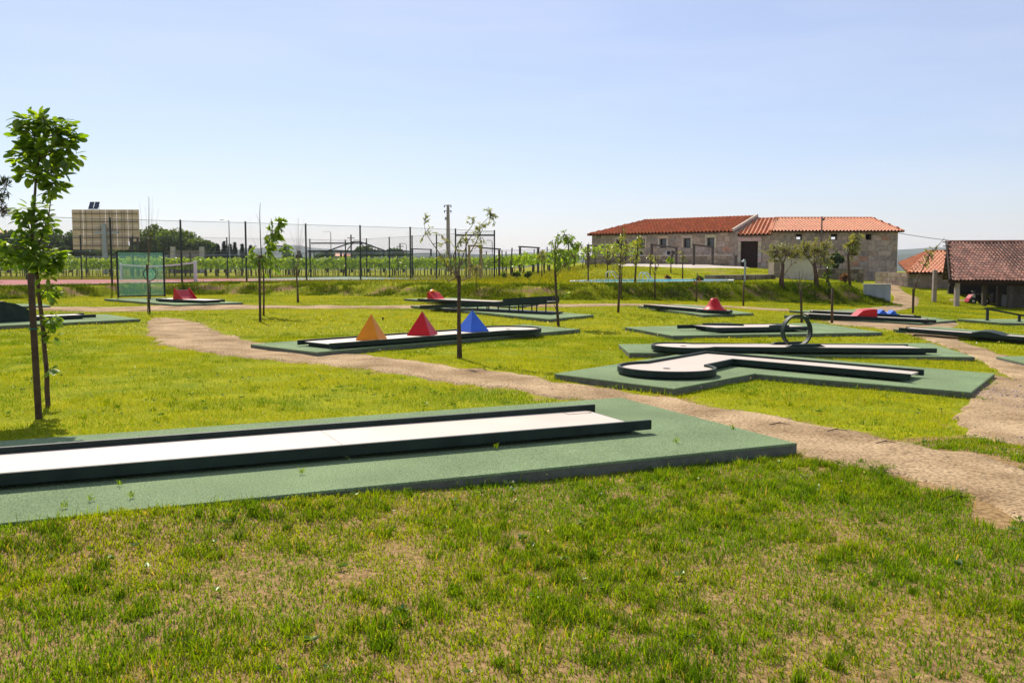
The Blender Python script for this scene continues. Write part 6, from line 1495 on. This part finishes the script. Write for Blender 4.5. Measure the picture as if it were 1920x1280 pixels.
# foreground tufts
cx, cy = scatter(18000, 3.6, 14.5); k = (front_of_A(cx, cy) > .12) & clear(cx, cy); cx, cy = cx[k], cy[k]
k = rng.random(len(cx)) < np.clip((fbm(cx * 1.3, cy * 1.3, 41, 4) - .40) * 4.5, .06, 1) * np.clip(1.5 - soil(cx, cy) * 1.4, .1, 1); cx, cy = cx[k], cy[k]
per = rng.integers(20, 80, len(cx)); rad = rng.uniform(.03, .13, len(cx)); hh = rng.uniform(.045, .11, len(cx)); fl = rng.random(len(cx))
ix = np.repeat(np.arange(len(cx)), per); a = rng.random(len(ix)) * 6.283; r_ = np.sqrt(rng.random(len(ix))) * rad[ix]
x, y = cx[ix] + np.cos(a) * r_, cy[ix] + np.sin(a) * r_
tint = gcol(len(ix), (.06, .14, .007), (.19, .30, .010), np.clip(fl[ix] * .9 + rng.normal(.1, .2, len(ix)), 0, 1.4))
dry = rng.random(len(ix)) < .06; tint[dry] = np.array(STRAW) * rng.uniform(.6, 1.1, (dry.sum(), 1))
props(blades('foreground_tufts', x, y, hh[ix] * rng.uniform(.5, 1.15, len(ix)), rng.uniform(.0045, .0085, len(ix)), rng.uniform(.15, .85, len(ix)), tint), 'darker grass tufts standing in the patchy foreground turf', 'grass')
# broad leaved weeds in the turf
cx, cy = scatter(900, 3.8, 16); k = clear(cx, cy) & (fbm(cx * .7, cy * .7, 63) > .47); cx, cy = cx[k], cy[k]; per = rng.integers(5, 10, len(cx)); ix = np.repeat(np.arange(len(cx)), per)
a = rng.random(len(ix)) * 6.283; sz = rng.uniform(.025, .055, len(cx))[ix] * rng.uniform(.7, 1.2, len(ix)); dx = np.stack([np.cos(a), np.sin(a), rng.uniform(.1, .6, len(ix))], 1)
P = np.stack([cx[ix] + np.cos(a) * sz * .45, cy[ix] + np.sin(a) * sz * .45, H(cx[ix], cy[ix]) + (fbm(cx[ix] * .8, cy[ix] * .8, 3) - .5) * .05 + .03 + dx[:, 2] * sz * .4], 1)
o = leaves('broadleaf_weeds', P, dx, sz, .55, gcol(len(ix), (.07, .16, .012), (.16, .26, .02), rng.random(len(ix)))); props(o, 'small broad leaved weeds growing between the grass', 'weeds')
# coarser tufts breaking up the middle lawn
cx, cy = scatter(5200, 8, 34); k = (front_of_A(cx, cy) < -.1) & clear(cx, cy); cx, cy = cx[k], cy[k]; k = rng.random(len(cx)) < np.clip(fbm(cx * .45, cy * .45, 67, 4) * 2.6 - .85, .06, 1); cx, cy = cx[k], cy[k]
per = rng.integers(8, 26, len(cx)); ix = np.repeat(np.arange(len(cx)), per); a = rng.random(len(ix)) * 6.283; r_ = np.sqrt(rng.random(len(ix))) * rng.uniform(.03, .14, len(cx))[ix]
props(blades('lawn_tufts', cx[ix] + np.cos(a) * r_, cy[ix] + np.sin(a) * r_, rng.uniform(.06, .13, len(cx))[ix] * rng.uniform(.5, 1.1, len(ix)), rng.uniform(.007, .014, len(ix)), rng.uniform(.2, .85, len(ix)), gcol(len(ix), (.055, .12, .008), (.16, .24, .01), rng.random(len(cx))[ix]), segs=1), 'coarser darker tufts in the middle lawn', 'grass')
# straw litter
x, y = scatter(9000, 3.6, 15); k = (front_of_A(x, y) > 0) & clear(x, y, 0, False); x, y = x[k], y[k]
props(blades('straw_litter', x, y, rng.uniform(.03, .09, len(x)), rng.uniform(.002, .0045, len(x)), np.full(len(x), .97), np.array(STRAW) * rng.uniform(.45, 1.5, (len(x), 1)), segs=1), 'dry straw pieces littering the foreground soil', 'litter')
# main lawn
x, y = scatter(500000, 7, 24); k = (front_of_A(x, y) < 0) & clear(x, y); x, y = x[k], y[k]
k = rng.random(len(x)) < np.clip(fbm(x * 1.6, y * 1.6, 15, 4) * 3.4 - .8, .12, 1); x, y = x[k], y[k]
f = np.clip(fbm(x * .55, y * .55, 19, 4) * 2.4 - .65 + rng.normal(0, .2, len(x)), 0, 1)
tint = gcol(len(x), (.10, .19, .007), (.30, .33, .008), f); dry = rng.random(len(x)) < .04 + .25 * np.clip(fbm(x * .9, y * .9, 91) - .58, 0, 1); tint[dry] = np.array(STRAW) * rng.uniform(.6, 1.1, (dry.sum(), 1))
props(blades('lawn_grass', x, y, rng.uniform(.03, .075, len(x)), rng.uniform(.006, .012, len(x)), rng.uniform(.1, .7, len(x)), tint, segs=1), 'short bright green grass of the middle lawn', 'grass')
x, y = scatter(300000, 23, 60, 3); k = clear(x, y) & (y < yb(x) + .3 + 25 * (x > 24)); x, y = x[k], y[k]
f = np.clip(fbm(x * .3, y * .3, 19, 4) * 2.4 - .6 + rng.normal(0, .18, len(x)), 0, 1)
props(blades('far_lawn_grass', x, y, rng.uniform(.04, .09, len(x)), rng.uniform(.012, .028, len(x)), rng.uniform(.1, .7, len(x)), gcol(len(x), (.10, .17, .008), (.30, .30, .010), f), segs=1), 'short yellow green grass of the far lawn', 'grass')
# longer grass hanging on the bank and growing on the upper terrace
n_ = 120000; x = rng.uniform(-34, 23, n_); t_ = rng.random(n_); y = yb(x) - .1 + t_ * 2.4
k = rng.random(n_) < np.clip(fbm(x * 1.1, y * 2.0, 45, 4) * 3.6 - np.where(x < 2, 1.5, 1.15), .03, 1); x, y, t_ = x[k], y[k], t_[k]
zb_ = H(x, y) + (fbm(x * .8, y * .8, 3) - .5) * .05 + np.clip(1 - np.abs((y - yb(x) - .95) / 1.1), 0, 1) * (fbm(x * 1.7, y * 1.7, 9) - .5) * .35
f = np.clip(fbm(x * .7, y * .7, 29) * 1.6 - .3, 0, 1)
props(blades('bank_grass', x, y, rng.uniform(.08, .24, len(x)), rng.uniform(.012, .03, len(x)), rng.uniform(.2, .95, len(x)), gcol(len(x), (.035, .085, .007), (.15, .20, .012), f), segs=2, z=zb_), 'longer rough grass growing on the earth bank', 'grass')
n_ = 160000; x = rng.uniform(-2, 30, n_); y = rng.uniform(44, 74, n_); k = (y > yb(x) + 1.6) & ((x < 24) | (y > 60)) & clear(x, y)
k &= ~inpoly(x, y, [(p.x, p.y) for p in ring_]); k &= ~((x > 5) & (x < 21) & (y > 61) & (y < 76) & (fbm(x * .5, y * .6, 57) > .47) & (rng.random(n_) < .8)); x, y = x[k], y[k]
f = np.clip(fbm(x * .3, y * .3, 39) * 1.7 - .2 + rng.normal(0, .15, len(x)), 0, 1)
props(blades('terrace_grass', x, y, rng.uniform(.05, .12, len(x)), rng.uniform(.015, .035, len(x)), rng.uniform(.1, .7, len(x)), gcol(len(x), (.13, .21, .008), (.28, .28, .012), f), segs=1), 'grass of the upper terrace around the pool', 'grass')
n_ = 60000; x = rng.uniform(-60, 8, n_); y = rng.uniform(50, 93, n_); k = (y > yb(x) + 1.4)
cpoly = [(p.x, p.y) for p in nearL + farL[::-1]]
k &= ~inpoly(x, y, cpoly); x, y = x[k], y[k]
props(blades('rough_grass', x, y, rng.uniform(.1, .3, len(x)), rng.uniform(.02, .05, len(x)), rng.uniform(.1, .8, len(x)), gcol(len(x), (.08, .13, .012), (.22, .19, .03), rng.random(len(x))), segs=1), 'rough grass between the court and the vineyard', 'grass')
# fringe blades along slab edges and weeds on the felt
X_, Y_ = [], []
for s_ in SLABS:
    kk = len(s_)
    for i in range(kk):
        p, q = Vector(s_[i]), Vector(s_[(i + 1) % kk]); cnt_ = int((q - p).length * (70 if min(p.y, q.y) < 16 else 22))
        if max(p.y, q.y) > 40: continue
        c = Vector((sum(a[0] for a in s_) / kk, sum(a[1] for a in s_) / kk))
        for _ in range(cnt_):
            w = p.lerp(q, random.random()); o_ = (w - c).normalized() * abs(random.gauss(.02, .05)) ; X_.append(w.x + o_.x); Y_.append(w.y + o_.y)
x, y = np.array(X_), np.array(Y_); k = (fbm(x * 1.9, y * 1.9, 71) > .46) & clear(x, y); x, y = x[k], y[k]
props(blades('edge_grass', x, y, rng.uniform(.04, .13, len(x)), rng.uniform(.004, .009, len(x)) * np.maximum(1, y / 14), rng.uniform(.1, .7, len(x)), gcol(len(x), FRESH, LIME, rng.random(len(x)) * .7)), 'longer grass growing along the slab edges', 'grass')
def weed(px, py, k_, lab, dz):
    p = L(px, py, dz); n_ = k_; a = rng.random(n_) * 6.283; r_ = rng.random(n_) * .03
    x, y = p.x + np.cos(a) * r_, p.y + np.sin(a) * r_
    o = blades('weed_tuft', x, y, rng.uniform(.03, .08, n_), rng.uniform(.005, .009, n_), rng.uniform(.4, .9, n_), gcol(n_, FRESH, LIME, rng.random(n_) * .6), z=np.full(n_, p.z + .012))
    if 'kind' in o: del o['kind']
    props(o, lab, 'weed', 'weeds on the near slab')
for px, py, lb_ in ((245, 931, 'largest weed tuft growing through the felt at left'), (170, 937, 'weed tuft left of the largest one on the felt'), (224, 908, 'brownish weed tuft at the lane shadow edge'), (928, 840, 'weed tuft beside the lane right of the middle'), (120, 950, 'small weed tuft near the left front edge of the slab'), (1374, 804, 'weed tuft on the bare right end of the slab'), (566, 886, 'weed tuft near the middle of the slab front'), (1266, 829, 'small weed in front of the open lane end')): weed(px, py, 12, lb_, .12)
# clippings and dust blown onto the near slab
n_ = 1500; u_ = rng.uniform(-.5, 9.5, n_); v_ = np.abs(rng.normal(0, .45, n_)); far_ = rng.random(n_) < .3
bx_ = np.array([frA.o.x, frA.o.y]); ux_ = np.array([frA.u.x, frA.u.y]); nx2 = np.array([frA.n.x, frA.n.y]); e1 = (Vector((A_EDGE1.x, A_EDGE1.y)) - frA.o).dot(frA.n)
vv = np.where(far_, rng.uniform(-.8, .8, n_) * abs(e1), e1 - np.sign(e1) * v_ * .8); P = bx_ + np.outer(u_, ux_) + np.outer(vv, nx2)
k = inpoly(P[:, 0], P[:, 1], SLABS[0]) & (np.abs(vv) > wA / 2 + .1); P = P[k]
props(blades('slab_litter', P[:, 0], P[:, 1], rng.uniform(.012, .045, len(P)), rng.uniform(.002, .004, len(P)), np.full(len(P), .99), np.array(STRAW) * rng.uniform(.15, 1.0, (len(P), 1)), segs=1, z=low(P[:, 0]) + .133), 'dry clippings and crumbs blown onto the near slab', 'litter')
# pebbles on the paths and beside the angled slab
n_ = 9000; x, y = scatter(n_ * 9, 6, 30); inp = np.zeros(len(x), bool)
for p in PATHS[:1] + PATHS[2:4]: inp |= inpoly(x, y, p)
k = inp & clear(x, y, 0, False) & (rng.random(len(x)) < np.clip(12 / y, .2, 1) * .5); x, y = x[k], y[k]
gx = L(1855, 735); ex = rng.normal(gx.x - .2, .8, 4200); ey = rng.normal(gx.y - .5, .8, 4200); k = clear(ex, ey, 0, False) & (ex > L(1795, 737).x); x, y = np.r_[x, ex[k]], np.r_[y, ey[k]]
n_ = len(x); s_ = rng.uniform(.005, .016, n_); big = rng.random(n_) < .03; s_[big] *= 2.0; s_[-k.sum():] *= 1.5
z = H(x, y) + (fbm(x * .8, y * .8, 3) - .5) * .05 + .022
O_ = np.array([(1, 0, 0), (0, 1, 0), (-1, 0, 0), (0, -1, 0), (0, 0, .7), (0, 0, -.7)]); J = O_[None] * s_[:, None, None] * rng.uniform(.6, 1.3, (n_, 6, 1))
th = rng.random(n_) * 6.28; c_, q_ = np.cos(th)[:, None], np.sin(th)[:, None]; J = np.stack([J[..., 0] * c_ - J[..., 1] * q_, J[..., 0] * q_ + J[..., 1] * c_, J[..., 2]], -1)
V = (np.stack([x, y, z], 1)[:, None] + J).reshape(-1, 3); F8 = np.array([(0, 1, 4), (1, 2, 4), (2, 3, 4), (3, 0, 4), (1, 0, 5), (2, 1, 5), (3, 2, 5), (0, 3, 5)])
T = (np.arange(n_)[:, None, None] * 6 + F8[None]).reshape(-1, 3); v_ = rng.uniform(.6, 1.5, (n_, 1)); tt = np.repeat(np.concatenate([v_, v_ * .96, v_ * .93], 1), 6, 0)
props(npmesh('pebbles', 'pebble', V, T, tt, None, 'stuff'), 'loose pebbles lying on the sandy path', 'gravel')
# sandy fringe weeds on the path edge, fallen twigs
for k_, (px, py, lb_) in enumerate(((1568, 812, 'thin dry twig lying in the middle of the path'), (1460, 800, 'short twig on the path beyond the near slab corner'), (1660, 835, 'clump of dry stalks on the path'), (1790, 940, 'short dry stalk at the right end of the path'))):
    p = G(px, py); t = thing('twig', lb_, 'twig', p, 'twigs fallen on the path'); m = MB(); a = R(-.3, .3)
    m.tube([p + Vector((-.11, -.02, .03)), p + Vector((0, .02, .045)), p + Vector((.12, R(-.04, .02), .03))], [.005, .006, .003], 5); m.build('stem', 'dark_wood', t)
    m = MB(); m.tube([p + Vector((0, .02, .04)), p + Vector((.05, .07, .06))], [.004, .002], 4); m.build('side_shoot', 'dark_wood', t)
# white flowers and leaf litter specks on the lawn
x, y = scatter(900, 6, 30); k = clear(x, y) & (fbm(x * .4, y * .4, 88) > .5); x, y = x[k], y[k]
n_ = len(x); z = H(x, y) + .06; a = rng.normal(size=(n_, 3)) * [1, 1, .3]
o = leaves('lawn_flowers', np.stack([x, y, z], 1), a, .022 * np.maximum(1, y / 14), .9, np.tile([.62, .60, .5], (n_, 1)) * rng.uniform(.6, 1.1, (n_, 1)), None, 'leaf'); props(o, 'tiny pale flowers scattered over the lawn', 'flowers')

# ------------------------------------------------------------------ air
m = bpy.data.materials.new('haze'); n, l = nodes_of(m)
for q in list(n):
    if q.type != 'OUTPUT_MATERIAL': n.remove(q)
pv = n.new('ShaderNodeVolumePrincipled'); pv.inputs['Density'].default_value = .00009; pv.inputs['Color'].default_value = (.80, .88, 1.0, 1); pv.inputs['Anisotropy'].default_value = .2
l.new(pv.outputs[0], n['Material Output'].inputs['Volume']); MATS['haze'] = m
m = MB(); m.box((0, 2900, 0), (9000, 6700, 160)); 
for i, v in enumerate(m.v): m.v[i] = (v[0], v[1], -74 if v[2] < 0 else 80)
o = m.build('haze', 'haze', kind='stuff')
